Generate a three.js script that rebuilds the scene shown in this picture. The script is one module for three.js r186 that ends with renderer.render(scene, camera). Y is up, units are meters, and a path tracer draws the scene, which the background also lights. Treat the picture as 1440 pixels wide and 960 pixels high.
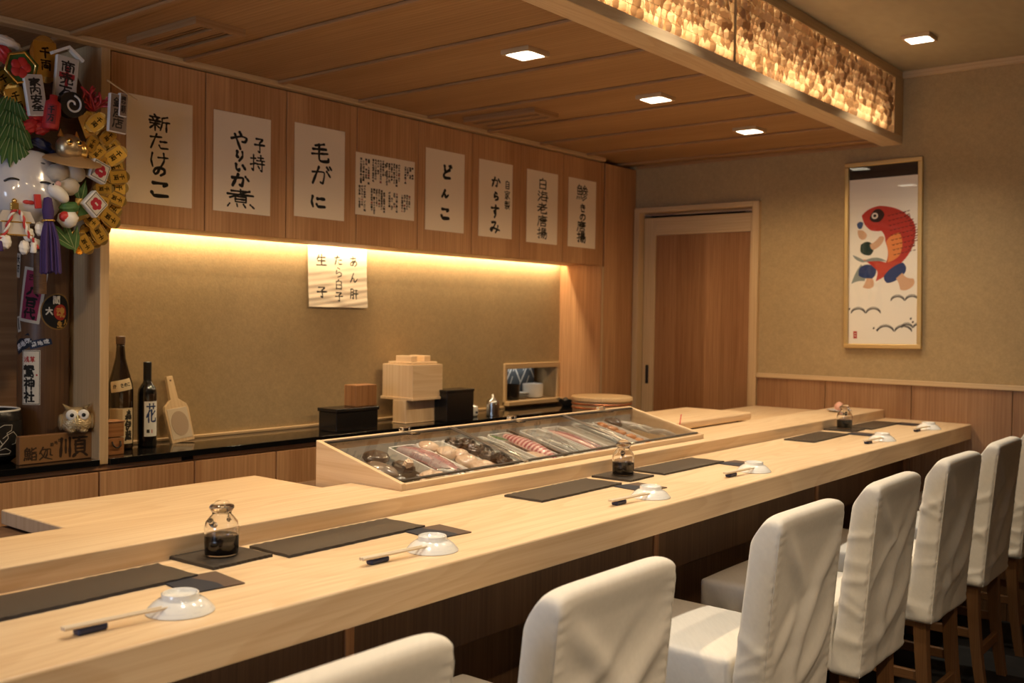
import * as THREE from 'three';
import { mergeGeometries, mergeVertices } from 'three/addons/utils/BufferGeometryUtils.js';
import { RoundedBoxGeometry } from 'three/addons/geometries/RoundedBoxGeometry.js';
import { RectAreaLightUniformsLib } from 'three/addons/lights/RectAreaLightUniformsLib.js';

RectAreaLightUniformsLib.init();
const scene = new THREE.Scene();
scene.background = new THREE.Color(0x000000);
const renderer = new THREE.WebGLRenderer({ antialias: true });
renderer.toneMapping = THREE.LinearToneMapping;
renderer.toneMappingExposure = 0.97;
renderer.shadowMap.enabled = true;

// ---------- camera: x runs along the counter, z towards the guests, y up; fitted to the photograph's vanishing lines
const D2R = Math.PI / 180, FPX = 1421.7;
const [yaw, pitch, roll] = [39.008 * D2R, -1.406 * D2R, 0.874 * D2R];
const EYE = new THREE.Vector3(0, 1.45, 0);
const fwd = new THREE.Vector3(Math.cos(yaw) * Math.cos(pitch), Math.sin(pitch), -Math.sin(yaw) * Math.cos(pitch));
const rt0 = new THREE.Vector3(Math.sin(yaw), 0, Math.cos(yaw));
const up0 = new THREE.Vector3().crossVectors(rt0, fwd);
const rgt = rt0.clone().multiplyScalar(Math.cos(roll)).addScaledVector(up0, Math.sin(roll));
const upv = up0.clone().multiplyScalar(Math.cos(roll)).addScaledVector(rt0, -Math.sin(roll));
const camera = new THREE.PerspectiveCamera(2 * Math.atan(480 / FPX) / D2R, 1.5, 0.05, 60);
camera.position.copy(EYE);
camera.quaternion.setFromRotationMatrix(new THREE.Matrix4().makeBasis(rgt, upv, fwd.clone().negate()));
camera.focus = 2.7;
camera.userData.fStop = 4.2;
scene.add(camera);
// a pixel of the photograph as a direction; onto a wall (z), a side (x) or a level (y)
const dir = (px, py) => fwd.clone().addScaledVector(rgt, (px - 720) / FPX).addScaledVector(upv, (480 - py) / FPX);
const atZ = (px, py, z) => { const d = dir(px, py); return EYE.clone().addScaledVector(d, (z - EYE.z) / d.z); };
const atY = (px, py, y) => { const d = dir(px, py); return EYE.clone().addScaledVector(d, (y - EYE.y) / d.y); };

// ---------- light levels (each lamp's own light is in its builder)
const LOW_LAMP = { color: new THREE.Color().setRGB(1, 0.73, 0.42), intensity: 3.55, angle: 78 * D2R, penumbra: 0.5 };
const HIGH_LAMP = { color: new THREE.Color().setRGB(1, 0.89, 0.70), intensity: 5.0, angle: 52 * D2R, penumbra: 0.8 };
const AISLE_LAMP = { color: new THREE.Color().setRGB(1, 0.76, 0.5), intensity: 13, angle: 58 * D2R, penumbra: 0.7 };
const SHELF_LED = { color: new THREE.Color().setRGB(1, 0.78, 0.47), intensity: 165 };
const TRANSOM_LED = { color: new THREE.Color().setRGB(1, 0.80, 0.50), intensity: 46 };
const DAYLIGHT = { color: new THREE.Color().setRGB(0.62, 0.76, 1), intensity: 8 };

// ---------- helpers
let seedState = 7;
const rnd = () => { seedState = (seedState * 1664525 + 1013904223) >>> 0; return seedState / 4294967296; };
const rr = (a, b) => a + (b - a) * rnd();
const reseed = (s) => { seedState = s; };
const used = {};
const numbered = (n) => { const k = used[n] = (used[n] ?? -1) + 1; return k ? n + '_' + String(k).padStart(3, '0') : n; };
const shade = (o) => { o.castShadow = true; o.receiveShadow = true; return o; };
function thing(name, label, category, p = [0, 0, 0], turn = 0, group) {
  const o = new THREE.Group(); o.name = numbered(name); o.position.set(...p); o.rotation.y = turn;
  o.userData = { label, category }; if (group) o.userData.group = group;
  scene.add(o); return o;
}
function part(parent, name, geo, mat, label) {
  const m = shade(new THREE.Mesh(geo, mat)); m.name = name; if (label) m.userData.label = label;
  parent.add(m); return m;
}
function single(name, geo, mat, label, category, p = [0, 0, 0], group) {
  const m = part(scene, numbered(name), geo, mat); m.position.set(...p);
  m.userData = { label, category }; if (group) m.userData.group = group; return m;
}
function struct(name, geo, mat, label, category) {
  const m = geo ? part(scene, numbered(name), geo, mat) : new THREE.Group();
  if (!geo) { m.name = numbered(name); scene.add(m); }
  m.userData = { kind: 'structure', label, category }; return m;
}
function copyOf(o, p, turn, label, group) {
  const c = o.clone(); c.name = numbered(o.name.replace(/_\d{3}$/, '')); c.position.set(...p); c.rotation.y = turn ?? o.rotation.y;
  c.userData = { ...o.userData }; if (label) c.userData.label = label; if (group) c.userData.group = group;
  scene.add(c); return c;
}
function clean(g) {
  let q = g.index ? g.toNonIndexed() : g;
  for (const k of Object.keys(q.attributes)) if (!['position', 'normal', 'uv'].includes(k)) q.deleteAttribute(k);
  if (!q.attributes.normal) q.computeVertexNormals();
  if (!q.attributes.uv) q.setAttribute('uv', new THREE.BufferAttribute(new Float32Array(q.attributes.position.count * 2), 2));
  return q;
}
const merge = (list) => mergeGeometries(list.map(clean));
const bx = (w, h, d, x = 0, y = 0, z = 0) => new THREE.BoxGeometry(w, h, d).translate(x, y, z);
const rb = (w, h, d, r = 0.004, x = 0, y = 0, z = 0, s = 2) => new RoundedBoxGeometry(w, h, d, s, Math.min(r, w / 2.01, h / 2.01, d / 2.01)).translate(x, y, z);
// a box from corner to corner
const span = (x0, x1, y0, y1, z0, z1, r = 0.003) => rb(x1 - x0, y1 - y0, z1 - z0, r, (x0 + x1) / 2, (y0 + y1) / 2, (z0 + z1) / 2);
const cyl = (r0, r1, h, x = 0, y = 0, z = 0, n = 24) => new THREE.CylinderGeometry(r0, r1, h, n).translate(x, y, z);
const ball = (r, x = 0, y = 0, z = 0, sx = 1, sy = 1, sz = 1, n = 20) => new THREE.SphereGeometry(r, n, Math.round(n * 0.7)).scale(sx, sy, sz).translate(x, y, z);
const lathe = (pts, n = 32) => new THREE.LatheGeometry(pts.map((p) => new THREE.Vector2(...p)), n);
const tube = (pts, r, n = 24, k = 8, closed = false) => new THREE.TubeGeometry(new THREE.CatmullRomCurve3(pts.map((p) => new THREE.Vector3(...p)), closed), n, r, k, closed);
const V2 = (a) => a.map((p) => new THREE.Vector2(...p));
function extr(pts, depth, bevel = 0, holes = []) {
  const s = new THREE.Shape(V2(pts)); for (const h of holes) s.holes.push(new THREE.Path(V2(h)));
  return new THREE.ExtrudeGeometry(s, { depth, bevelEnabled: bevel > 0, bevelThickness: bevel, bevelSize: bevel, bevelOffset: -bevel, bevelSegments: 2, curveSegments: 16 });
}
const oval = (a, b, n = 28) => Array.from({ length: n }, (_, i) => [a * Math.cos(i / n * 2 * Math.PI), b * Math.sin(i / n * 2 * Math.PI)]);
// texture coordinates in metres, u along the grain axis (0 x, 1 y, 2 z)
function grain(geo, g, ou = 0, ov = 0) {
  const q = clean(geo), P = q.attributes.position, N = q.attributes.normal, U = q.attributes.uv;
  const p = [0, 0, 0], n = [0, 0, 0];
  for (let i = 0; i < P.count; i++) {
    p[0] = P.getX(i); p[1] = P.getY(i); p[2] = P.getZ(i); n[0] = Math.abs(N.getX(i)); n[1] = Math.abs(N.getY(i)); n[2] = Math.abs(N.getZ(i));
    const d = n[0] > n[1] ? (n[0] > n[2] ? 0 : 2) : (n[1] > n[2] ? 1 : 2);
    if (d === g) U.setXY(i, p[(g + 1) % 3] * 0.15 + ou, p[(g + 2) % 3] + ov); else U.setXY(i, p[g] + ou, p[3 - g - d] + ov);
  }
  return q;
}

// ---------- computed textures
function lattice(seed) {
  const t = new Float32Array(65536); let s = seed * 7919 + 13;
  for (let i = 0; i < 65536; i++) { s = (s * 1664525 + 1013904223) >>> 0; t[i] = s / 4294967296; }
  return t;
}
const LAT = lattice(3);
function vn(x, y, px, py, k) {   // value noise that repeats every px, py cells
  const xi = Math.floor(x), yi = Math.floor(y), fx = x - xi, fy = y - yi;
  const a = ((xi % px) + px) % px, b = (a + 1) % px, c = ((yi % py) + py) % py, d = (c + 1) % py;
  const h = (i, j) => LAT[(i * 197 + j * 1543 + k * 7001) & 65535];
  const sx = fx * fx * (3 - 2 * fx), sy = fy * fy * (3 - 2 * fy);
  const u = h(a, c) + (h(b, c) - h(a, c)) * sx, v = h(a, d) + (h(b, d) - h(a, d)) * sx;
  return u + (v - u) * sy;
}
function dataTex(w, h, fn, rep = [1, 1], srgb = true) {
  const a = new Uint8Array(w * h * 4);
  for (let y = 0; y < h; y++) for (let x = 0; x < w; x++) {
    const c = fn(x / w, y / h), i = (y * w + x) * 4;
    a[i] = c[0]; a[i + 1] = c[1]; a[i + 2] = c[2]; a[i + 3] = 255;
  }
  const t = new THREE.DataTexture(a, w, h); t.magFilter = THREE.LinearFilter; t.minFilter = THREE.LinearMipmapLinearFilter; t.generateMipmaps = true;
  t.wrapS = t.wrapT = THREE.RepeatWrapping; t.repeat.set(...rep); if (srgb) t.colorSpace = THREE.SRGBColorSpace; t.needsUpdate = true; return t;
}
const mixc = (a, b, t) => [0, 1, 2].map((i) => Math.max(0, Math.min(255, a[i] + (b[i] - a[i]) * t)));
// light, dark: the early and late wood; rings across; wav: how far the rings wander; flitch: number of veneer strips of differing tone
function wood(light, dark, { rings = 22, wav = 1.2, fib = 0.5, flitch = 0, len = 1.6, wid = 0.6, k = 1, soft = 0.6, w = 768, h = 512 } = {}) {
  return dataTex(w, h, (u, v) => {
    const warp = (vn(u * 3, v * 4, 3, 4, k) - 0.5) * wav + (vn(u * 9, v * 10, 9, 10, k + 1) - 0.5) * wav * 0.28;
    let r = (v * rings + warp * 3) % 1; if (r < 0) r += 1;
    const ring = Math.pow(r, 2.2) * (1 - Math.pow(r, 14));
    const fine = vn(u * 14, v * 220, 14, 220, k + 2) - 0.5, fine2 = vn(u * 5, v * 70, 5, 70, k + 3) - 0.5, big = vn(u * 2, v * 3, 2, 3, k + 4) - 0.5;
    let t = 0.32 + ring * soft + fine * fib * 0.5 + fine2 * fib * 0.6 + big * 0.35;
    if (flitch) t += (LAT[(Math.floor(v * flitch) * 31 + k * 97) & 65535] - 0.5) * 0.5;
    return mixc(light, dark, t);
  }, [1 / len, 1 / wid]);
}
const plaster = (c, amt, k) => dataTex(512, 512, (u, v) => {
  const n = (vn(u * 128, v * 128, 128, 128, k) - 0.5) * 0.7 + (vn(u * 40, v * 40, 40, 40, k + 1) - 0.5) * 0.4 + (vn(u * 5, v * 5, 5, 5, k + 2) - 0.5) * 0.5;
  return c.map((q) => Math.max(0, Math.min(255, q * (1 + n * amt))));
}, [1 / 0.8, 1 / 0.8]);
const grey = (fn, rep, s = 256) => dataTex(s, s, (u, v) => { const q = Math.max(0, Math.min(255, fn(u, v) * 255)); return [q, q, q]; }, rep, false);
const std = (o) => new THREE.MeshStandardMaterial(o);
const phys = (o) => new THREE.MeshPhysicalMaterial(o);
const lin = (r, g, b) => new THREE.Color().setRGB(r, g, b);

const woodT = {
  hinoki: wood([234, 208, 172], [208, 172, 128], { rings: 9, wav: 1.9, soft: 0.45, len: 2.4, wid: 0.5, k: 11, w: 1024 }),
  cedar: wood([200, 152, 106], [158, 109, 68], { rings: 40, wav: 0.25, soft: 0.35, fib: 0.7, flitch: 5, len: 1.3, wid: 0.62, k: 21 }),
  ceil: wood([182, 142, 98], [144, 104, 64], { rings: 26, wav: 0.5, soft: 0.5, fib: 0.6, len: 1.7, wid: 0.5, k: 31 }),
  frame: wood([212, 184, 142], [182, 148, 106], { rings: 24, wav: 0.35, soft: 0.35, len: 1.4, wid: 0.4, k: 41 }),
  door: wood([176, 128, 84], [138, 92, 54], { rings: 44, wav: 0.25, soft: 0.4, fib: 0.8, flitch: 6, len: 1.3, wid: 0.6, k: 51 }),
  leg: wood([150, 108, 68], [116, 78, 46], { rings: 30, wav: 0.3, soft: 0.4, len: 0.9, wid: 0.25, k: 61, w: 512, h: 256 }),
  dark: wood([112, 82, 56], [84, 58, 38], { rings: 36, wav: 0.3, soft: 0.4, fib: 0.8, flitch: 4, len: 1.3, wid: 0.7, k: 71 }),
};
const M = {
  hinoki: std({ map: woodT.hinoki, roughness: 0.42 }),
  cedar: std({ map: woodT.cedar, roughness: 0.55 }),
  ceil: std({ map: woodT.ceil, roughness: 0.6 }),
  frame: std({ map: woodT.frame, roughness: 0.5 }),
  door: std({ map: woodT.door, roughness: 0.5 }),
  leg: std({ map: woodT.leg, roughness: 0.45 }),
  dark: std({ map: woodT.dark, roughness: 0.6 }),
  wall: std({ map: plaster([171, 146, 106], 0.10, 81), roughness: 0.95, bumpMap: grey((u, v) => vn(u * 90, v * 90, 90, 90, 5), [1 / 0.5, 1 / 0.5]), bumpScale: 0.00018 }),
  wainscot: std({ map: woodT.cedar, color: lin(0.6, 0.58, 0.55), roughness: 0.5 }),
  plaster: std({ map: plaster([172, 156, 128], 0.05, 91), roughness: 0.95 }),
  floor: std({ map: plaster([34, 31, 29], 0.5, 95), roughness: 0.75 }),
  stone: std({ color: lin(0.006, 0.006, 0.006), roughness: 0.07 }),
  black: std({ color: lin(0.012, 0.011, 0.011), roughness: 0.25 }),
  brass: std({ color: lin(0.68, 0.48, 0.2), metalness: 0.85, roughness: 0.42 }),
  gold: std({ color: lin(0.83, 0.58, 0.2), metalness: 1, roughness: 0.26 }),
  steel: std({ color: lin(0.55, 0.54, 0.52), metalness: 1, roughness: 0.25 }),
  chrome: std({ color: lin(0.4, 0.38, 0.36), metalness: 1, roughness: 0.3 }),
  white: std({ color: lin(0.78, 0.77, 0.74), roughness: 0.25 }),
  china: phys({ color: lin(0.76, 0.77, 0.76), roughness: 0.12, clearcoat: 0.6, clearcoatRoughness: 0.05 }),
  red: std({ color: lin(0.5, 0.03, 0.03), roughness: 0.4 }),
  navy: std({ color: lin(0.012, 0.02, 0.07), roughness: 0.35 }),
  purple: std({ color: lin(0.05, 0.025, 0.13), roughness: 0.8 }),
  green: std({ color: lin(0.05, 0.14, 0.035), roughness: 0.55 }),
  glass: phys({ color: 0xffffff, transmission: 1, roughness: 0.0, ior: 1.48, thickness: 0.01 }),
  pane: phys({ color: 0xffffff, transmission: 1, roughness: 0.0, ior: 1.45, thickness: 0 }),
  slate: std({ map: dataTex(256, 256, (u, v) => { const n = vn(u * 60, v * 60, 60, 60, 7) * 0.6 + vn(u * 12, v * 12, 12, 12, 8) * 0.4, s = vn(u * 128, v * 128, 128, 128, 9) > 0.93 ? 34 : 0; return [46 + n * 26 + s, 39 + n * 21 + s, 32 + n * 16 + s]; }, [4, 4]), roughness: 0.4, bumpMap: grey((u, v) => vn(u * 40, v * 40, 40, 40, 12) * 0.6 + vn(u * 90, v * 90, 90, 90, 13) * 0.4, [4, 4]), bumpScale: 0.0008 }),
  cloth: std({ map: plaster([230, 225, 216], 0.03, 97), roughness: 0.92, bumpMap: grey((u, v) => 0.5 + 0.25 * Math.sin(u * 2 * Math.PI * 64) + 0.25 * Math.sin(v * 2 * Math.PI * 64), [1 / 0.09, 1 / 0.09]), bumpScale: 0.00025 }),
};
// ---------- brush lettering: strokes on a 10 by 10 square
const FISH = '2.2 .2 .6 2;2 1 4.2 1 3.4 2.2;.8 2.4 .8 6 4.4 6 4.4 2.4 .8 2.4;.8 4.2 4.4 4.2;2.6 2.4 2.6 6;.6 7.4 .2 9;1.8 7.4 2 8.8;3 7.4 3.4 8.8;4.2 7.2 4.9 8.6';
const GLYPH = {
  新: '2.5 .3 3 1;.5 1.6 5 1.6;1.5 2.2 2 3;4 2.2 3.4 3.2;.3 3.8 5.2 3.8;.5 5.3 5 5.3;2.8 3.8 2.8 9.5;2.5 6 .5 8.3;3.2 6 4.8 7.6;8.5 .8 6 1.8;6 1.8 6 5 5.2 9;6.2 4.2 9.5 4;8 4.2 8 9.5',
  た: '1 2.5 6 2;3.8 .5 1.2 9;5.5 4.8 8.5 4.6;5 7 5.8 8.6 9 8.4', け: '1.8 1 1.3 5 2 8.8;4.5 3.3 9 3;7 .6 7.2 5 5.5 9.3',
  の: '5.2 2 4 6.5 2.2 8 1.2 6 2.5 3 5.5 1.8 8.5 3.2 8.6 6.5 6 9', こ: '2.5 2 7.5 2 6.5 3.2;2 7 3 8.6 8 8.4',
  や: '1 4.5 6 2.8 8.8 3.5 8 5.5 6.5 5.6;5.2 .8 6 2.2;2.8 2.2 5.5 9.4', り: '2.8 1 2.5 5 3.6 6;7.2 .8 7.4 5 4.5 9.4',
  い: '2 2 2.2 6.5 3.8 8 4.6 6.5;7 2.8 8.6 6', か: '1 3.5 6.5 3.2 6 8.5 4.8 8.2;4 .8 1.2 9;7.8 2 9.4 4.6', が: '1 3.5 6.5 3.2 6 8.5 4.8 8.2;4 .8 1.2 9;7.8 2.6 9.4 5;7.8 .5 8.6 1.6;9.2 .2 9.9 1.3',
  煮: '2 1.2 8 1;5 .2 5 2.8;.8 2.9 9.2 2.9;8 .6 1.5 4.8;3.3 4 3.3 6.8 6.8 6.8 6.8 4 3.3 4;3.3 5.4 6.8 5.4;1.5 8 .8 9.6;3.8 8 4 9.4;6 8 6.6 9.4;8.2 7.8 9.4 9.4',
  子: '2 1.2 7.5 1.2 5 3.5;5 3.5 5.2 9 3.8 8.6;.8 4.8 9.2 4.6', 持: '1 2.5 4 2.3;2.6 .5 2.6 9 1.6 8.4;.8 6 4.2 5;5.4 1.8 9 1.7;7.2 .4 7.2 3.4;4.6 3.5 9.6 3.4;4.8 5.4 9.6 5.3;8 4.2 8 9.2 7 8.8;5.6 6.8 6.4 7.8',
  毛: '7 .6 2.5 1.8;1.5 3.6 8 3;1 6 8.8 5;4.5 1.2 4.6 8.2 6 9.2 9 8.8 9.2 7.6', に: '1.8 1 1.3 5 2 8.8;4.6 2.5 8.6 2.3;4.2 7 5 8.6 9 8.4',
  ど: '3 1 3.6 4.8;7.8 3.2 3.5 5.5 2.2 7.4 3.5 9 8.2 8.8;7.6 .6 8.4 1.8;9 .2 9.7 1.4', ん: '5 .8 1.2 9.2 3.8 5.4 5.2 6 5.6 8.6 7 8.8 9.2 6.2',
  ら: '4 .5 6.4 1.6;2.8 3 2.4 6.4 5.5 4.8 8 5.8 7.6 8.2 4.2 9.4', す: '1 2.4 9 2.2;5.6 .4 5.6 6 4.2 6.4 3.8 4.8 5.4 4.6 5.6 7.4 4.4 9.6', み: '2.4 1.4 5.6 1.2 2.2 8.4 1.2 7.2 3.2 5.8 9 7.4;7.6 3.8 7 7 5.4 9.6',
  自: '4.5 .4 4 1.6;2.4 1.8 2.4 9.4;2.4 1.8 7.8 1.8 7.8 9.4;2.4 4.2 7.8 4.2;2.4 6.6 7.8 6.6;2.4 9 7.8 9',
  家: '5 .2 5 1.2;1 2.6 1 1.4 9 1.4 8.6 2.6;2 3.2 8 3.2;5.2 3.2 1.2 5.6;4 4.2 5.6 6.4 5 9.4 3.8 9;4.8 5.6 1.4 7.6;5.2 6.8 1.2 9.4;8 4.2 6 5.6;5.8 5.4 9.4 9',
  製: '1 1.4 5 1.4;.6 2.8 5.4 2.8;3 .3 3 4.8;1.2 4.6 1.2 3.6 4.8 3.6 4.8 4.6;6.6 1 6.6 3.6;8.8 .4 8.8 4.8 8 4.5;1 5.8 9 5.8;4.8 5 4.8 5.8 1 8.6;3.4 7 3.4 9.4 5.6 8.4;8 6.6 6 7.6;5.4 6.2 9.2 9.4',
  白: '5 .3 4.2 1.8;2.2 2 2.2 9.4;2.2 2 7.8 2 7.8 9.4;2.2 5.4 7.8 5.4;2.2 9 7.8 9', 海: '1 1 2 2.2;.6 3.6 1.6 4.8;.6 9 2.4 6.4;4.8 .4 3.4 3;4.4 1.6 9 1.6;4.4 3.4 3.8 8.2 8.4 8.2 8.4 9.6;4.4 3.4 8.6 3.4 8.2 8.2;2.8 5.8 9.8 5.8',
  老: '2 1.8 7 1.8;4.5 .3 4.5 3.6;.6 3.8 9.4 3.8;8.4 1 .8 7.4;7.4 5.4 4 6.6;4 4.8 4 8.8 9 8.8 9 7.4',
  唐: '5 .2 5 1.2;1.4 1.4 9.2 1.4;1.4 1.4 1.4 6 .4 9.6;3 2.8 8 2.8 8 5.2;2.4 4 9.2 4;3 5.2 8 5.2;5.4 1.8 5.4 6.4;3.4 7 3.4 9.6;3.4 7 7.8 7 7.8 9.4;3.4 9.2 7.8 9.2',
  揚: '1 2.5 3.6 2.3;2.4 .5 2.4 9 1.4 8.4;.6 6 3.8 5;4.8 .6 8.4 .6 8.4 3.4 4.8 3.4 4.8 .6;4.8 2 8.4 2;4 4.6 9.6 4.6;5.4 4.8 4 7;5 6 9.2 6 8.6 9.4 7.8 9.2;6.4 6.2 4.4 8.8;7.8 6.2 6 9.4',
  鯵: FISH + ';7.2 .4 5.6 2.2 8.8 2;8.2 1.2 9.2 2.6;5 3.6 9.8 3.6;7 2.4 5 5.8;7.4 3.8 9.6 5.6;8 5 6 6.2;8.4 6.2 5.8 7.8;8.8 7.4 5.4 9.6',
  き: '2 2.4 7.6 1.8;1.8 4.6 8.2 4;4.2 .4 7 6.4;3 6.8 3.2 9 7.4 9.2', あ: '1.6 2.4 7.4 1.8;4.2 .4 4.2 6 4.8 8.6;6.8 3.8 4 8.4 1.8 8.4 1.6 6.6 4 5 7.6 5 8.8 7 6.4 9.4',
  肝: '1.4 .8 1.4 6 .6 9.4;1.4 .8 4 .8 4 9.2 3.2 8.8;1.4 3.4 4 3.4;1.4 6 4 6;5.4 1.6 9.2 1.6;5 5 9.8 5;7.4 1.6 7.4 9.6', 生: '2.6 1 1 4.4;2.2 2.8 8.4 2.6;1.8 5.6 8.4 5.4;.6 9 9.6 8.8;5 .4 5 8.8',
  鮨: FISH + ';8.8 .6 5.8 2;5.8 .4 5.8 3.6 9.2 3.6;5.8 4.8 5.8 9.4;5.8 4.8 9 4.8 9 9.4;5.8 7 9 7;5.8 9.2 9 9.2', 処: '3 .4 .6 4.6;2.6 2 5 2 3.4 6.6 .6 9;1.6 4.4 4 7.6 9.6 9.4;6 2 6 5.4 5 7.4;6 2 8.4 2 8.4 6 9.8 6.6',
  順: '1 1 .6 9;2.4 1.6 2.4 7.6;3.8 1 3.8 9.4;5 1 9.8 1;7.2 1 6.8 2.4;5.8 2.6 5.8 7.6 9 7.6 9 2.6 5.8 2.6;5.8 4.2 9 4.2;5.8 6 9 6;6.4 7.8 5 9.6;8.2 7.8 9.8 9.6',
  鷲: '2 .2 2 1.8;.6 .8 3.8 .8;.8 1.8 3.6 1.8;.6 3 4 3;5 .4 8.8 .4 8.6 3;5 1.6 8.8 1.6;6.6 .4 5 3.2;7 2 9.6 3.2;3 4 3 7.6;3 4 7.4 4 7.4 6.2;3 5.1 7.4 5.1;3 6.2 8.6 6.2;3 7.4 9 7.4 8.6 9.6 7.8 9.4;1.4 8.2 1 9.4;3 8.4 3.2 9.2;4.8 8.4 5 9.2;6.4 8.2 6.8 9',
  神: '2.4 .4 3 1.4;.8 2.4 4 2.4 .6 6.4;2.6 4.4 2.6 9.6;3 5 4.2 6;5.4 2 5.4 6.8;5.4 2 9.4 2 9.4 6.8;5.4 4.4 9.4 4.4;5.4 6.6 9.4 6.6;7.4 .4 7.4 9.8', 社: '2.4 .4 3 1.4;.8 2.4 4 2.4 .6 6.4;2.6 4.4 2.6 9.6;3 5 4.2 6;5.4 4 9.4 4;7.4 1 7.4 9;4.8 9 9.8 9',
  浅: '1 1 2 2.2;.6 3.6 1.6 4.8;.6 9 2.4 6.4;4 2.4 9 2;3.8 4.4 9.2 4;3.4 6.4 9.6 6;6 .4 6.8 6 9.4 9.4 9.8 7.8;9 6.6 4 9.4;7.8 .4 8.8 1.4', 草: '1 1.4 9 1.4;3.2 .3 3.2 2.4;6.8 .3 6.8 2.4;2.8 3.2 7.4 3.2 7.4 6 2.8 6 2.8 3.2;2.8 4.6 7.4 4.6;.8 7.6 9.4 7.6;5 6 5 9.8',
  八: '4 2 3.4 6 .8 9;5.4 1.4 6.4 5.6 9.4 9', 百: '1 1 9 1;5 1 4 3;2.2 3.2 2.2 9.6;2.2 3.2 7.8 3.2 7.8 9.6;2.2 6 7.8 6;2.2 9.2 7.8 9.2', 代: '3 .6 .8 5;2 3.4 2 9.6;3.6 4 9.4 3.2;6 .6 7 7 9 9.4 9.6 7.8;8 .8 9 1.8',
  大: '1 3.6 9 3.6;5 .6 4.6 5 1 9.4;5 4 9.2 9.4', 間: '1 .8 1 9.6;1 .8 4 .8 4 3.8 1 3.8;1 2.3 4 2.3;9 .8 9 9.4 8 9;9 .8 6 .8 6 3.8 9 3.8;6 2.3 9 2.3;3.4 5.2 6.6 5.2 6.6 8.8 3.4 8.8 3.4 5.2;3.4 7 6.6 7',
  地: '1 3.4 4 3.2;2.4 1 2.4 7.4;.6 7.8 4.4 6.8;4.6 4.6 9 3.4 8.8 6.4 8 6.2;6.6 .8 6.6 7;5.2 2.4 5.2 8.4 6 9.2 9.4 9 9.6 7.6', 築: '2 .3 1 1.6;1.8 .9 4.4 .9;6 .3 5.2 1.6;6 .9 9 .9;1.2 2.6 4.8 2.6;3 2.6 3 4.6;1 5 5 4.6;6 2.4 8.6 2.4 8.8 4.8 9.6 4.6;6 2.4 5.4 5;.8 6.4 9.4 6.4;5 5.4 5 9.8;4.6 6.8 1 9.2;5.4 6.8 9.2 9.2',
  魂: '1 1.6 4 1.6;.6 3.6 4.6 3.6;2.4 3.8 1 7.4 4.2 7;6.8 .4 6.4 1.4;5.4 1.6 5.4 5 9.2 5 9.2 1.6 5.4 1.6;5.4 3.3 9.2 3.3;7.3 1.6 7.3 5;6.6 5 5 9.4;7.6 5 7.6 9 9.8 9 9.8 8',
  内: '1.4 2 1.4 9.6;1.4 2 8.8 2 8.8 9.2 7.8 9;5 .3 5 3 3 7;5.2 3.6 7.4 6.4', 安: '5 .2 5 1.4;1 3 1 1.6 9 1.6 8.6 3;4.6 3 3 6.6 8 9.4;7.4 5 5.6 7.8 1.4 9.6;.8 5 9.4 5', 全: '5 .3 .6 4.4;5 .3 9.4 4.4;2.6 4.4 7.4 4.4;2.2 6.6 7.8 6.6;1 9.2 9 9.2;5 4.4 5 9.2',
  商: '5 .2 5 1.6;.8 1.8 9.2 1.8;3.2 2.2 3.8 3.4;6.8 2.2 6.2 3.4;1.2 3.8 1.2 9.6;1.2 3.8 8.8 3.8 8.8 9.4;4 4 3 6;6 4 7 6;3.4 6.6 6.6 6.6 6.6 9 3.4 9 3.4 6.6', 売: '1.6 1.4 8.4 1.4;5 .3 5 3;2.6 3.2 7.4 3.2;1 6 1 4.6 9 4.6 8.8 6;4 5.4 3.6 8 1 9.6;6 5.4 6 9 9.2 9 9.4 7.6',
  銀: '2.6 .3 .4 3.4;2.6 .3 4.8 2.6;1.4 3.8 4 3.8;1 5.6 4.4 5.6;2.7 3.8 2.7 8.8;1.2 6.6 1.6 7.8;4.2 6.6 3.8 7.8;.4 9.2 4.8 8.8;5.8 1 8.8 1 8.8 4.6;5.8 2.8 8.8 2.8;5.8 4.6 8.8 4.6;5.8 1 5.8 9.4 7.4 8.4;9.2 5.4 7.4 6.8;7 4.8 9.8 9.4',
  座: '5 .2 5 1.2;1.4 1.4 9.4 1.4;1.4 1.4 1.4 6 .4 9.6;3.6 2.8 2.4 5.2;3.6 3.8 4.6 5;7.2 2.8 6 5.2;7.2 3.8 8.4 5;5.4 2.4 5.4 9;2.8 6.8 8.2 6.8;2 9.2 9.4 9.2', 店: '5 .2 5 1.2;1.4 1.4 9.4 1.4;1.4 1.4 1.4 6 .4 9.6;5.4 2.4 5.4 5.6;5.4 3.8 8.6 3.8;3.4 5.8 8.2 5.8 8.2 9.4 3.4 9.4 3.4 5.8',
  惣: '1 2 4.6 2;2.8 .3 2.8 6;2.6 2.4 .8 5;3 2.6 4.6 4.2;6 .4 5.2 3;5.8 1.4 9.4 1.4 8.8 5 8 4.8;7 1.6 5.6 4.6;8.2 1.6 6.8 5;1 7 .6 9;3 7 3 9.4 7 9.4 7.4 8.2;5 6.6 5.6 7.8;8.2 6.8 9.4 8.6',
  千: '7.4 .6 2.4 1.8;.8 4.6 9.2 4.6;5 1.4 5 9.8', 両: '1 1 9 1;1.6 3.2 1.6 9.6;1.6 3.2 8.4 3.2 8.4 9.4;5 1 5 7.4;3.4 5 3.4 7.4 6.6 7.4 6.6 5', 万: '1 1.4 9 1.4;4.4 1.4 4 5 1 9.4;4.2 4.4 8 4.4 7.4 9.2 6 8.8',
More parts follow.
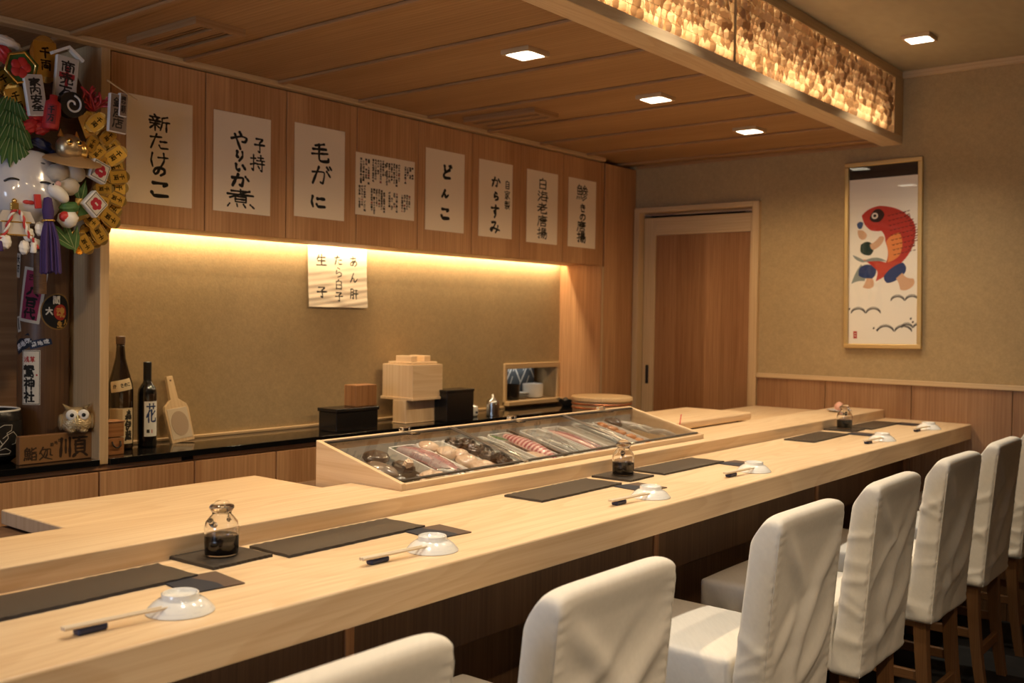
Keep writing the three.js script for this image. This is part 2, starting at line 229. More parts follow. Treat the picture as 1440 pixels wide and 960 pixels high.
  森: '2.4 1.6 7.6 1.6;5 .2 5 4.6;4.8 1.8 2 4.4;5.2 1.8 8 4.4;.6 6 4.4 6;2.5 4.8 2.5 9.8;2.4 6.2 .4 9;2.7 6.2 4.4 8.4;5.6 6 9.6 6;7.5 4.8 7.5 9.8;7.4 6.2 5.4 9;7.7 6.2 9.8 9', 伊: '2.8 .6 .6 5;2 3.6 2 9.6;4 1.6 8.6 1.6 8.6 6;3.4 3.8 9.6 3.8;4 6 8.6 6;6.2 1.6 6 6 3.8 9.6',
  蔵: '1 1.2 9 1.2;3.2 .2 3.2 2.2;6.8 .2 6.8 2.2;1.4 3.2 9.4 3.2;1.4 3.2 1.4 6.6 .4 9.6;3 4.6 6 4.6;3 4.6 3 8.8;3 6.6 6 6.6;3 8.8 6.2 8.8;4.6 4.6 4.6 8.8;7 2.4 8 7.4 9.4 9.4 9.8 8;9 5 6.4 9.4', 花: '1 1.6 9 1.6;3.2 .3 3.2 2.8;6.8 .3 6.8 2.8;3.2 3.6 .8 7;2.4 5.4 2.4 9.6;8.6 4 5 6.2;5 3.4 5 8.6 6 9.2 9.2 9 9.4 7.6',
};
function brush(c, ch, x, y, s, w, color = '#15120f', sy = s) {
  const g = GLYPH[ch]; if (!g) return;
  c.fillStyle = color;
  for (const st of g.split(';')) {
    const v = st.trim().split(/\s+/).map(Number), pts = [];
    for (let i = 0; i < v.length; i += 2) pts.push(new THREE.Vector3(x + v[i] / 10 * s, y + v[i + 1] / 10 * sy, 0));
    const sharp = pts.length > 3 && v[0] === v[v.length - 2];
    const cur = sharp || pts.length < 3 ? null : new THREE.CatmullRomCurve3(pts, false, 'catmullrom', 0.3);
    let L = 0; for (let i = 1; i < pts.length; i++) L += pts[i].distanceTo(pts[i - 1]);
    const n = Math.max(6, Math.ceil(L / (w * 0.18))), k = rr(0.85, 1.2), tail = rr(0.35, 0.8);
    for (let i = 0; i <= n; i++) {
      const t = i / n; let p;
      if (cur) p = cur.getPoint(t); else { const q = t * (pts.length - 1), a = Math.min(pts.length - 2, Math.floor(q)); p = pts[a].clone().lerp(pts[a + 1], q - a); }
      const r = w * 0.62 * k * (1.12 - 0.35 * Math.sin(Math.min(1, t * 1.6) * Math.PI) - (1 - tail) * Math.max(0, t - 0.72) * 2);
      c.beginPath(); c.ellipse(p.x, p.y, r, r * 0.86, 0.6, 0, 7); c.fill();
    }
  }
}
const column = (c, text, x, y, s, step, w, color, sx = s) => [...text].forEach((ch, i) => brush(c, ch, x + rr(-0.04, 0.04) * s, y + i * step, sx, w, color, s));
function canvasTex(w, h, draw) {
  const cv = document.createElement('canvas'); cv.width = w; cv.height = h; const c = cv.getContext('2d'); draw(c, w, h);
  const t = new THREE.CanvasTexture(cv); t.colorSpace = THREE.SRGBColorSpace; t.anisotropy = 4; return t;
}
const printed = (w, h, draw, o = {}) => std({ map: canvasTex(w, h, draw), roughness: 0.85, ...o });
const fill = (c, w, h, col) => { c.fillStyle = col; c.fillRect(0, 0, w, h); };
// a thin sheet standing in the xy plane, its front print covering the whole face
function sheet(w, h, bend = 0, thick = 0.0006, nx = 10, ny = 12) {
  const f = new THREE.PlaneGeometry(w, h, nx, ny), P = f.attributes.position;
  for (let i = 0; i < P.count; i++) { const a = P.getX(i) / w, b = P.getY(i) / h; P.setZ(i, thick + bend * (a * a * 2 + Math.sin(b * 9 + a * 4) * 0.25 * (0.5 - b))); }
  const b = f.clone(); b.index.array.reverse(); b.translate(0, 0, -thick); f.computeVertexNormals(); b.computeVertexNormals();
  return merge([f, b]);
}
// ---------- the room
const XF = 5.358, ZB = -3.365, ZN = -3.668, YLOW = 2.39, YHIGH = 2.745, XL = -2.6, ZR = 2.2, SHELF = 0.925;
struct('floor', bx(XF - XL + 0.4, 0.1, ZR + 4.3, (XF + XL) / 2, -0.05, (ZR - 4.1) / 2), M.floor, 'dark charcoal floor beneath the bar stools', 'floor');
{ // far wall with a doorway cut into it
  const g = extr([[1.2 - 5.2, -0.02], [ZR + 0.1, -0.02], [ZR + 0.1, 2.85], [-4.0, 2.85]], 0.12, 0, [[[-3.33, 0.0], [-2.565, 0.0], [-2.565, 2.105], [-3.33, 2.105]]]);
  g.rotateY(-Math.PI / 2); g.translate(XF + 0.12, 0, 0);
  const q = clean(g); grain(q, 1); struct('wall_right', q, M.wall, 'olive tan plaster wall with the sliding door and framed print', 'wall');
}
{ // wall behind the shelf, with the serving hatch cut through it
  const g = extr([[1.86, 0.0], [XF, 0.0], [XF, 2.5], [1.86, 2.5]], 0.1, 0, [[[4.478, 0.962], [4.955, 0.962], [4.955, 1.15], [4.478, 1.15]]]);
  g.translate(0, 0, ZN - 0.1); struct('wall_back', grain(g, 0), M.wall, 'tan plaster wall above the black shelf, lit by a hidden strip', 'wall');
}
struct('wall_back', bx(4.5, 2.6, 0.1, 1.86 - 2.25, 1.3, -3.86), M.cedar, 'brown boarded wall behind the rake ornament', 'wall');
{ // entrance wall behind the camera's left, with a window; it only shows as cool light on the stool covers
  const g = extr([[-4.0, 0], [ZR + 0.1, 0], [ZR + 0.1, 2.85], [-4.0, 2.85]], 0.1, 0, [[[-1.75, 0.6], [-0.75, 0.6], [-0.75, 2.3], [-1.75, 2.3]]]);
  g.rotateY(-Math.PI / 2); g.translate(XL, 0, 0); struct('wall_left', clean(g), M.wall, 'tan plaster wall with the street window', 'wall');
  const w = struct('window_1', null, null, 'pale street window in the entrance wall', 'window');
  part(w, 'window_frame', merge([bx(0.06, 0.05, 1.0, 0, 0.025, 0), bx(0.06, 0.05, 1.0, 0, 1.675, 0), bx(0.06, 1.7, 0.05, 0, 0.85, -0.475), bx(0.06, 1.7, 0.05, 0, 0.85, 0.475), bx(0.05, 1.7, 0.04, 0, 0.85, 0)]), M.frame);
  part(w, 'window_pane', bx(0.01, 1.6, 0.9, -0.02, 0.85, 0), std({ color: lin(0.5, 0.55, 0.6), emissive: DAYLIGHT.color, emissiveIntensity: DAYLIGHT.intensity * 0.3, roughness: 0.6 }));
  w.position.set(XL - 0.03, 0.6, -1.25);
  const l = new THREE.RectAreaLight(DAYLIGHT.color, DAYLIGHT.intensity, 0.9, 1.6); l.position.set(XL + 0.02, 1.45, -1.25); l.lookAt(5, 1.45, -1.25); scene.add(l);
}
struct('wall_front', bx(XF - XL + 0.2, 2.9, 0.1, (XF + XL) / 2, 1.4, ZR + 0.05), M.wall, 'tan plaster wall behind the stools', 'wall');

{ // low boarded ceiling over the chefs' side
  const c = struct('ceiling', null, null, 'boarded timber ceiling over the counter with thin cross battens', 'ceiling');
  const x0 = 2.17 - 0.4352 * 11;
  for (let k = 0; k < 19; k++) {
    const a = x0 + 0.4352 * k, b = Math.min(a + 0.4352, XF);
    if (a >= XF - 0.01) break;
    part(c, 'ceiling_board', grain(bx(b - a - 0.002, 0.02, 2.0, (a + b) / 2, YLOW + 0.01, -2.86), 2, rr(0, 2), rr(0, 2)), M.ceil);
    part(c, 'batten', grain(span(a - 0.014, a + 0.014, YLOW - 0.012, YLOW, -3.83, -1.862, 0.004), 2, rr(0, 2)), M.ceil);
  }
  part(c, 'backing_panel', bx(XF - XL + 0.2, 0.03, 2.1, (XF + XL) / 2, YLOW + 0.04, -2.92), M.dark);
}
struct('ceiling', bx(XF - XL + 0.2, 0.08, ZR + 1.8, (XF + XL) / 2, YHIGH + 0.04, (ZR - 1.72) / 2), M.plaster, 'plain beige plaster ceiling above the stools', 'ceiling');
struct('trim_1', grain(span(XL, 4.97, 2.369, YLOW, ZB - 0.02, ZB + 0.028), 0), M.frame, 'pale timber cornice above the wall cupboards', 'trim');
struct('trim_2', grain(span(XF - 0.022, XF, 2.709, YHIGH, -1.755, ZR), 2), M.frame, 'thin timber cornice under the plaster ceiling', 'trim');
struct('trim_3', grain(span(XF - 0.014, XF, 2.372, YLOW, -3.36, -1.86), 2), M.ceil, 'narrow timber strip where boarded ceiling meets tan wall', 'trim');
// partition post between the alcove and the shelf niche
struct('trim_4', grain(span(1.849, 1.884, 0.905, YLOW, -3.81, ZB + 0.002), 1), M.frame, 'slim pale timber post beside the rake ornament', 'post');

{ // wainscot on the far wall
  const w = struct('wall_right', null, null, 'timber wainscot boards along the olive wall', 'wainscot');
  const zs = [-2.53, -2.13, -1.672, -1.193, -0.71, -0.23, 0.25, 0.73, 1.21, 1.69, ZR];
  for (let i = 0; i + 1 < zs.length; i++) part(w, 'wainscot_panel', grain(span(XF - 0.018, XF, 0, 1.128, zs[i] + 0.0015, zs[i + 1] - 0.0015, 0.0015), 1, rr(0, 2), rr(0, 2)), M.wainscot);
  struct('trim_5', grain(span(XF - 0.03, XF, 1.128, 1.153, -2.53, ZR), 2), M.frame, 'pale timber cap rail on top of the wainscot', 'trim');
}
{ // sliding door
  const d = struct('door_1', null, null, 'brown timber sliding door in a pale timber frame', 'door');
  const fr = (n, ...a) => part(d, n, grain(span(...a), a[3] - a[2] > a[5] - a[4] ? 1 : 2, rr(0, 2)), M.frame);
  fr('door_jamb', XF - 0.03, XF + 0.12, 0, 2.128, -3.362, -3.325); fr('door_jamb', XF - 0.03, XF + 0.12, 0, 2.128, -2.575, -2.533);
  fr('door_head', XF - 0.03, XF + 0.12, 2.098, 2.128, -3.325, -2.575);
  const X = XF + 0.03;
  fr('stile', X, X + 0.035, 0.01, 2.07, -3.322, -3.243); fr('stile', X, X + 0.035, 0.01, 2.07, -2.612, -2.577);
  fr('top_rail', X, X + 0.035, 1.962, 2.07, -3.243, -2.612);
  part(d, 'door_track', bx(0.03, 0.014, 0.74, X + 0.015, 2.088, -2.95), M.steel);
  part(d, 'roller', bx(0.02, 0.006, 0.05, X + 0.01, 2.079, -2.62), M.steel);
  part(d, 'door_panel', grain(span(X + 0.012, X + 0.026, 0.01, 1.965, -3.245, -2.61), 1, 0.3, 0.1), M.door);
  part(d, 'pull', span(X - 0.0025, X + 0.01, 1.05, 1.165, -3.297, -3.275), M.black, 'black recessed finger pull');
}
{ // lattice transom between the two ceilings
  const t = thing('lattice_transom', 'backlit timber transom with a woven spindle lattice between the two ceilings', 'transom', [0, 2.372, 0]);
  const Z = -1.755, at = (...a) => grain(span(...a), 0, rr(0, 2), rr(0, 1));
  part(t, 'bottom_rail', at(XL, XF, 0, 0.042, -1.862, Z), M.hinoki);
  part(t, 'top_rail', at(XL, XF, 0.325, 0.373, Z - 0.03, Z), M.frame);
  part(t, 'back_board', bx(XF - XL, 0.36, 0.012, (XF + XL) / 2, 0.195, -1.856), M.door);
  part(t, 'end_stile', grain(span(5.232, XF, 0.042, 0.325, Z - 0.03, Z), 1), M.frame);
  const divs = [3.467, 1.70, -0.07, -1.84];
  for (const x of divs) part(t, 'divider', grain(span(x - 0.01, x + 0.01, 0.042, 0.325, Z - 0.03, Z - 0.003), 1), M.frame);
  const wireM = std({ color: lin(0.3, 0.2, 0.1), roughness: 0.6 }), rows = 8, ph = 0.283 / rows;
  for (let r = 1; r < rows; r++) part(t, 'wire', cyl(0.0009, 0.0009, 5.232 - 1.7, 0, 0, 0, 5).rotateZ(Math.PI / 2).translate((5.232 + 1.7) / 2, 0.042 + r * ph, Z - 0.004), wireM);
  // spindles: four faceted leaf shapes, thin wood the light glows through
  const shapes = [0, 1, 2, 3].map((k) => {
    const w = 0.0165, h = ph * 0.93, d = 0.009 + k * 0.003, s = (k - 1.5) * 0.005;
    const p = [[0, h, 0], [-w, 0.002, 0], [w, -0.002, 0], [0, -h, 0], [s, h * 0.2, d], [s * 1.3, -h * 0.35, d * 0.8]];
    const f = [0, 1, 4, 0, 4, 2, 1, 5, 4, 4, 5, 2, 1, 3, 5, 5, 3, 2];
    const g = new THREE.BufferGeometry(); g.setAttribute('position', new THREE.Float32BufferAttribute(f.flatMap((i) => p[i]), 3)); g.computeVertexNormals(); return clean(g);
  });
  const spM = [[0.85, 0.66, 0.42], [0.74, 0.54, 0.32], [0.36, 0.22, 0.11]].map((c) => phys({ color: lin(...c), transmission: 0.5, roughness: 0.95, thickness: 0, side: THREE.DoubleSide }));
  const all = []; reseed(55);
  for (let r = 0; r < rows; r++) for (let x = 1.72 + (r % 2) * 0.0175; x < 5.215; x += 0.035) {
    if (divs.some((d) => Math.abs(d - x) < 0.026)) continue;
    all.push([x + rr(-0.002, 0.002), 0.042 + (r + 0.5) * ph + rr(-0.002, 0.002), rr(-0.35, 0.35), rr(-0.1, 0.1), Math.floor(rnd() * 4), Math.floor(rnd() * 3)]);
  }
  const near = all.filter((a) => a[0] > 2.45).sort((a, b) => a[0] - b[0]);
  near.slice(0, 300).forEach(([x, y, ry, rz, k, c]) => { const m = part(t, 'spindle', shapes[k], spM[c]); m.position.set(x, y, Z - 0.012); m.rotation.set(0, ry, rz); });
  const rest = [...all.filter((a) => a[0] <= 2.45), ...near.slice(300)];
  spM.forEach((mat, c) => {
    const list = rest.filter((a) => a[5] === c).map(([x, y, ry, rz, k]) => shapes[k].clone().rotateY(ry).rotateZ(rz).translate(x, y, Z - 0.012));
    part(t, 'spindles', mergeGeometries(list), mat).userData.kind = 'stuff';
  });
  // light strip on the floor of the transom box
  const led = std({ color: lin(1, 0.9, 0.7), emissive: TRANSOM_LED.color, emissiveIntensity: 6 });
  part(t, 'led_strip', bx(7.6, 0.006, 0.014, 1.4, 0.046, -1.81), led, 'warm light strip hidden in the transom');
  const l = new THREE.RectAreaLight(TRANSOM_LED.color, TRANSOM_LED.intensity, 7.4, 0.02); l.position.set(1.4, 0.053, -1.81); l.rotation.x = Math.PI / 2 + 0.25; t.add(l);
}
for (const [p1, p2, p3] of [[[180, 52], [272, 22], [347, 41]], [[652, 165], [750, 150], [787, 159]]]) { // slot vents in the boarded ceiling
  const [a, b, c] = [p1, p2, p3].map((p) => atY(...p, YLOW)), x0 = (a.x + b.x) / 2, x1 = c.x, z0 = a.z, z1 = (b.z + c.z) / 2, w = x1 - x0, d = z1 - z0;
  const v = thing('ceiling_vent', p1[0] < 400 ? 'timber framed slot vent in the ceiling above the bamboo shoot menu sheet' : 'timber framed slot vent in the ceiling beyond the lamps', 'vent', [(x0 + x1) / 2, YLOW, (z0 + z1) / 2]);
  part(v, 'frame', grain(merge([bx(w, 0.024, 0.02, 0, -0.012, d / 2 - 0.01), bx(w, 0.024, 0.02, 0, -0.012, 0.01 - d / 2), bx(w * 0.18, 0.024, d - 0.04, w * 0.41, -0.012, 0), bx(w * 0.18, 0.024, d - 0.04, -w * 0.41, -0.012, 0)]), 2), M.ceil);
  part(v, 'center_bar', grain(bx(w * 0.2, 0.024, d - 0.04, 0, -0.012, 0), 2), M.ceil);
  for (const s of [-1, 1]) part(v, 'louver', grain(bx(0.006, 0.016, d - 0.06, s * w * 0.21, -0.012, 0).rotateZ(0), 2), M.ceil);
}
// square downlights
const glow = (c, k) => std({ color: lin(0.9, 0.9, 0.9), emissive: c, emissiveIntensity: k });
const lampGlow = [glow(lin(1, 0.88, 0.66), 5), glow(lin(1, 0.93, 0.78), 5)];
function downlight(x, z, high, label, own) {
  const y = high ? YHIGH : YLOW, spec = own ?? (high ? HIGH_LAMP : LOW_LAMP);
  const o = thing('downlight', label, 'lamp', [x, y, z], 0, high ? 'lamps in the plaster ceiling' : 'lamps in the boarded ceiling');
  const rim = [[-0.062, -0.062], [0.062, -0.062], [0.062, 0.062], [-0.062, 0.062]], hole = oval(0.051, 0.051, 32).map(([a, b]) => { const k = Math.min(1.3, 0.052 / Math.max(Math.abs(a), Math.abs(b))); return [a * k, b * k]; });
  part(o, 'rim', extr(rim, 0.014, 0.003, [hole]).rotateX(Math.PI / 2), M.frame);
  part(o, 'lamp_diffuser', rb(0.103, 0.008, 0.103, 0.003, 0, -0.013, 0), lampGlow[high ? 1 : 0], 'bright square lamp face');
  const l = new THREE.SpotLight(spec.color, spec.intensity, 0, spec.angle, spec.penumbra, 2);
  l.position.set(0, -0.02, 0); l.target.position.set(0, -1.5, 0); l.castShadow = true; l.shadow.radius = 1.6; o.add(l, l.target);
}
for (const [x, l] of [[4.60, 'square downlight in the boarded ceiling closest to the sliding door'], [3.712, 'second square downlight from the sliding door in the boarded ceiling'], [2.822, 'third square downlight from the sliding door in the boarded ceiling'], [1.93, 'fourth square downlight from the sliding door in the boarded ceiling'], [1.04, 'fifth square downlight from the sliding door in the boarded ceiling']]) downlight(x, -2.245, false, l);
for (const [x, l] of [[4.73, 'square downlight in the plaster ceiling above the framed print'], [3.84, 'second plaster ceiling downlight counted from the framed print'], [2.95, 'third plaster ceiling downlight counted from the framed print'], [2.06, 'fourth plaster ceiling downlight counted from the framed print'], [1.17, 'fifth plaster ceiling downlight counted from the framed print']]) downlight(x, -1.485, true, l);
for (const [x, l] of [[2.1, 'plaster ceiling downlight over the aisle behind the third stool'], [1.1, 'plaster ceiling downlight over the aisle behind the first stool'], [0.1, 'plaster ceiling downlight over the aisle by the entrance']]) downlight(x, 0.35, true, l, AISLE_LAMP);
// ---------- the counter
const CT = 0.95, CF = -1.378, CB = -1.81, LEDGE = 0.993;
single('sushi_bar', grain(rb(6.9, 0.075, CF - CB - 0.001, 0.006, 1.9, -0.0375, (CF + CB) / 2 + 0.0005, 3), 0, 0.7, 0.12), M.hinoki, 'long pale hinoki counter top set with slate plates', 'counter', [0, CT, 0]);
single('counter_end_cap', grain(span(5.349, XF, 0.866, 0.955, -1.82, CF - 0.006), 2), M.frame, 'narrow pale timber strip where the counter meets the wall', 'trim');
{
  const g = new THREE.Shape(V2([[-1.5, 1.81], [5.355, 1.81], [5.355, 2.055], [3.487, 2.055], [3.487, 1.863], [1.853, 1.863], [1.853, 2.055], [-1.5, 2.055]]));
  const e = new THREE.ExtrudeGeometry(g, { depth: 0.115, bevelEnabled: true, bevelThickness: 0.003, bevelSize: 0.003, bevelOffset: -0.003, bevelSegments: 2 }).rotateX(-Math.PI / 2);
  e.translate(0, LEDGE - 0.118 + 0.003 - 0.003, 0);
  single('raised_ledge', grain(e, 0, 0.2, 0.33), M.hinoki, 'raised hinoki ledge behind the slate plates, carrying the fish case', 'ledge');
}
{
  const b = thing('panelled_dado', 'dark brown panelled front beneath the counter', 'counter base', [1.9, 0, -1.75]);
  const xs = [-1.13, 0.2, 1.53, 2.86, 4.19, 5.34].map((x) => x - 1.9);
  for (let i = 0; i + 1 < xs.length; i++) {
    part(b, 'front_panel', grain(span(xs[i] + 0.014, xs[i + 1] - 0.014, 0.61, 0.873, 0.03, 0.05), 1, rr(0, 1), rr(0, 1)), M.dark);
    part(b, 'lower_panel', grain(span(xs[i] + 0.014, xs[i + 1] - 0.014, 0.06, 0.64, -0.06, -0.04), 1, rr(0, 1), rr(0, 1)), M.dark);
  }
  for (const x of xs) part(b, 'post', grain(span(x - 0.014, x + 0.014, 0.0, 0.873, -0.06, 0.056), 1), M.door);
  part(b, 'bottom_shelf', grain(span(xs[0], xs[5], 0.606, 0.622, -0.06, 0.045), 0), M.dark);
  part(b, 'plinth', span(xs[0], xs[5], 0, 0.06, -0.08, -0.03), M.black);
  
}
single('cutting_board', grain(rb(0.735, 0.035, 0.4, 0.004, 0, -0.0175, 0), 0, 0.4, 0.5), M.hinoki, 'wide pale hinoki board behind the ledge, near the sake bottles', 'cutting board', [1.473, 0.97, -2.262]);
{ const t = thing('work_table', 'low brown work bench between ledge and back cupboards', 'bench', [1.9, 0, -2.26]);
  part(t, 'bench_top', grain(span(-3.4, 1.585, 0.86, 0.93, -0.2, 0.2), 0), M.dark); for (const x of [-3.3, -0.9, 1.5]) part(t, 'leg', span(x - 0.03, x + 0.03, 0, 0.86, -0.15, 0.15), M.dark); }
{ const t = thing('end_work_top', 'pale timber work top behind the ledge near the sliding door', 'counter', [4.42, 0, -2.3]);
  part(t, 'top', grain(rb(1.86, 0.04, 0.49, 0.004, 0, 0.945, 0), 0, 0.9, 0.2), M.hinoki);
  for (const x of [-0.88, 0.88]) part(t, 'side_panel', bx(0.03, 0.925, 0.46, x, 0.4625, 0), M.dark); }
single('chopping_block', grain(merge([rb(0.8, 0.035, 0.36, 0.01, 0, 0.0275, 0), bx(0.03, 0.01, 0.3, -0.34, 0.005, 0), bx(0.03, 0.01, 0.3, 0.34, 0.005, 0)]), 0, 0.1, 0.1), M.hinoki, 'thick pale chopping block on feet beside the fish case', 'cutting board', [4.09, 0.965, -2.33]);
single('skewer', tube([[0, 0, 0], [0.05, 0.045, -0.02]], 0.0025, 4, 6), M.red, 'reddish skewer leaning by the chopping block', 'skewer', [3.78, 0.996, -2.14]);
{ const t = thing('plate', 'small white plate with a pink lump on the ledge end', 'plate', [5.03, LEDGE, -1.93]);
  part(t, 'dish', lathe([[0, 0], [0.035, 0], [0.06, 0.008], [0.062, 0.011], [0.034, 0.004], [0, 0.004]], 32), M.china);
}
{ const g = ball(0.024, 0, 0, 0, 1.15, 0.95, 0.9, 22), P = g.attributes.position; for (let i = 0; i < P.count; i++) { const x = P.getX(i), y = P.getY(i), z = P.getZ(i), k = 1 + 0.12 * Math.sin(x * 160 + y * 90) * Math.cos(z * 140); P.setXYZ(i, x * k, y * k, z * k); } g.computeVertexNormals();
  single('ginger_lump', g, std({ color: lin(0.72, 0.36, 0.26), roughness: 0.5 }), 'pink lump sitting on the small white plate', 'food', [5.03, LEDGE + 0.026, -1.93]); }

// ---------- place settings
const slateG = (() => { const g = new THREE.BoxGeometry(0.4, 0.007, 0.13, 28, 1, 9), P = g.attributes.position;
  for (let i = 0; i < P.count; i++) { const x = P.getX(i), z = P.getZ(i), e = Math.abs(Math.abs(x) - 0.2) < 1e-4 || Math.abs(Math.abs(z) - 0.065) < 1e-4;
    if (e) { P.setX(i, x + Math.sin(z * 300 + x * 7) * 0.0008); P.setZ(i, z + Math.sin(x * 170) * 0.0009 + Math.sin(x * 411) * 0.0006); if (P.getY(i) > 0) P.setY(i, 0.0028 + 0.0006 * Math.sin(x * 230 + z * 90)); } }
  g.computeVertexNormals(); return clean(g).translate(0, 0.0035, 0); })();
const SX = [[0.90, 'slate plate beside the soy bottle closest to the rake ornament'], [1.513, 'slate plate before the hinoki board'], [2.363, 'slate plate before the shellfish end of the fish case'], [3.015, 'slate plate before the prawn end of the fish case'], [4.205, 'slate plate just past the fish case'], [4.89, 'slate plate closest to the far wall']];
SX.forEach(([x, l], i) => { const m = single('slate_plate', slateG, M.slate, 'long rough dark ' + l, 'plate', [x, CT, -1.707], 'slate plates along the counter'); m.rotation.y = [0.02, 0.01, 0.015, -0.01, 0.02, 0][i]; });
const matG = slateG.clone().scale(0.145 / 0.4, 1, 0.14 / 0.13);
const soyX = [[1.222, -1.742], [2.692, -1.722], [4.59, -1.735]], soyL = ['by the hinoki board', 'before the fish case', 'close to the far wall'];
soyX.forEach(([x, z], i) => { const m = single('slate_coaster', matG, M.slate, 'square dark slate coaster under the soy bottle ' + soyL[i], 'coaster', [x, CT, z], 'slate coasters'); m.rotation.y = [0.05, 0.04, 0.03][i]; });
{ // soy bottle: hollow glass with a flared lid and a spout
  const make = (i) => {
    const [x, z] = soyX[i], o = thing('soy_bottle', 'glass soy sauce bottle with flared lid ' + soyL[i], 'bottle', [x, CT + 0.0075, z], 0.5, 'soy bottles on slate coasters');
    const out = [[0, 0], [0.031, 0], [0.0335, 0.003], [0.0345, 0.03], [0.0345, 0.056], [0.032, 0.068], [0.024, 0.078], [0.019, 0.083], [0.019, 0.087]];
    const inn = [[0.0168, 0.087], [0.0168, 0.083], [0.0215, 0.077], [0.0297, 0.067], [0.0322, 0.056], [0.0322, 0.03], [0.0312, 0.0045], [0, 0.0045]];
    part(o, 'flask', lathe([...out, ...inn], 40), M.glass, 'clear glass flask');
    part(o, 'soy_sauce', lathe([[0, 0.0042], [0.0315, 0.0042], [0.0325, 0.03], [0.0325, 0.041], [0, 0.041]], 36), std({ color: lin(0.008, 0.0035, 0.002), roughness: 0.12 }), 'nearly black soy sauce');
    const lid = lathe([[0, 0.0865], [0.012, 0.0865], [0.0205, 0.0885], [0.0255, 0.096], [0.0235, 0.101], [0.017, 0.1035], [0.013, 0.109], [0, 0.111]], 12); part(o, 'lid', lid, M.glass, 'faceted flared glass lid');
    part(o, 'spout', tube([[-0.03, 0.066, 0], [-0.042, 0.071, 0], [-0.05, 0.079, 0]], 0.006, 8, 10), M.glass);
    part(o, 'handle_stub', tube([[0.031, 0.064, 0], [0.041, 0.07, 0], [0.043, 0.064, 0]], 0.0042, 8, 8), M.glass);
  };
  for (let i = 0; i < 3; i++) make(i);
}
const dishX = [[0.96, -1.483], [1.565, -1.478], [2.447, -1.473], [3.107, -1.476], [4.314, -1.467], [4.947, -1.467]];
const where = ['at the setting closest to the rake ornament', 'at the setting facing the hinoki board', 'at the setting facing the shellfish', 'at the setting facing the prawns', 'at the setting just past the fish case', 'at the setting closest to the far wall'];
const dishG = lathe([[0.0565, 0.001], [0.0555, 0.0035], [0.046, 0.014], [0.036, 0.021], [0.0305, 0.023], [0.0305, 0.031], [0.0285, 0.032], [0.0265, 0.031], [0.0255, 0.025], [0, 0.0248], [0, 0.0205], [0.03, 0.0185], [0.044, 0.011], [0.0535, 0.0015], [0.0565, 0.001]].reverse(), 48);
const dishM = phys({ map: dataTex(256, 256, (u, v) => { const n = vn(u * 22, v * 60, 22, 60, 3) > 0.8 ? 10 : 0; return [238 - n, 236 - n * 0.9, 230 - n * 0.6]; }), roughness: 0.14, clearcoat: 0.7, clearcoatRoughness: 0.04 });
const restG = rb(0.05, 0.011, 0.02, 0.004, 0, 0.0055, 0), stickG = new THREE.CylinderGeometry(0.0022, 0.0036, 0.185, 8).rotateZ(-Math.PI / 2);
const sleeveM = std({ color: lin(0.72, 0.6, 0.44), roughness: 0.6 }), bluG = merge([bx(0.044, 0.0006, 0.005, 0, 0.0113, -0.004), bx(0.044, 0.0006, 0.003, 0, 0.0113, 0.004)]);
const napM = printed(256, 256, (c, w, h) => { fill(c, w, h, '#1b1d2a'); c.fillStyle = '#5a4434'; c.beginPath(); c.moveTo(120, 0); c.bezierCurveTo(110, 90, 190, 120, 160, 256); c.lineTo(256, 256); c.lineTo(256, 0); c.fill(); }, { roughness: 0.7 });
const napX = [[1.085, -1.605], [1.70, -1.59], [2.563, -1.578], [3.225, -1.585], [4.475, -1.61], [5.09, -1.61]];
dishX.forEach(([x, z], i) => {
  single('sauce_dish', dishG, dishM, 'small white porcelain dish turned upside down ' + where[i], 'dish', [x, CT, z], 'upturned sauce dishes');
  const r = thing('chopstick_rest', 'dark blue glazed chopstick rest ' + where[i], 'chopstick rest', [x - 0.155, CT, z - 0.004], 0.03, 'chopstick rests');
  part(r, 'block', restG, M.navy); part(r, 'white_line', bluG, M.white);
  for (const s of [-1, 1]) { const k = single('chopstick', stickG, sleeveM, (s < 0 ? 'inner wooden chopstick ' : 'outer wooden chopstick ') + where[i], 'chopstick', [x - 0.108, CT + 0.0155, z + 0.006 + s * 0.0045], 'chopsticks'); k.rotation.y = -0.1 - s * 0.008; k.rotation.z = 0.008; }
  const n = single('paper_coaster', rb(0.112, 0.003, 0.112, 0.001, 0, 0.0015, 0), napM, 'square navy and brown coaster ' + where[i], 'coaster', [napX[i][0], CT, napX[i][1]], 'navy and brown coasters'); n.rotation.y = [-0.12, -0.1, -0.15, -0.1, -0.05, -0.1][i];
});
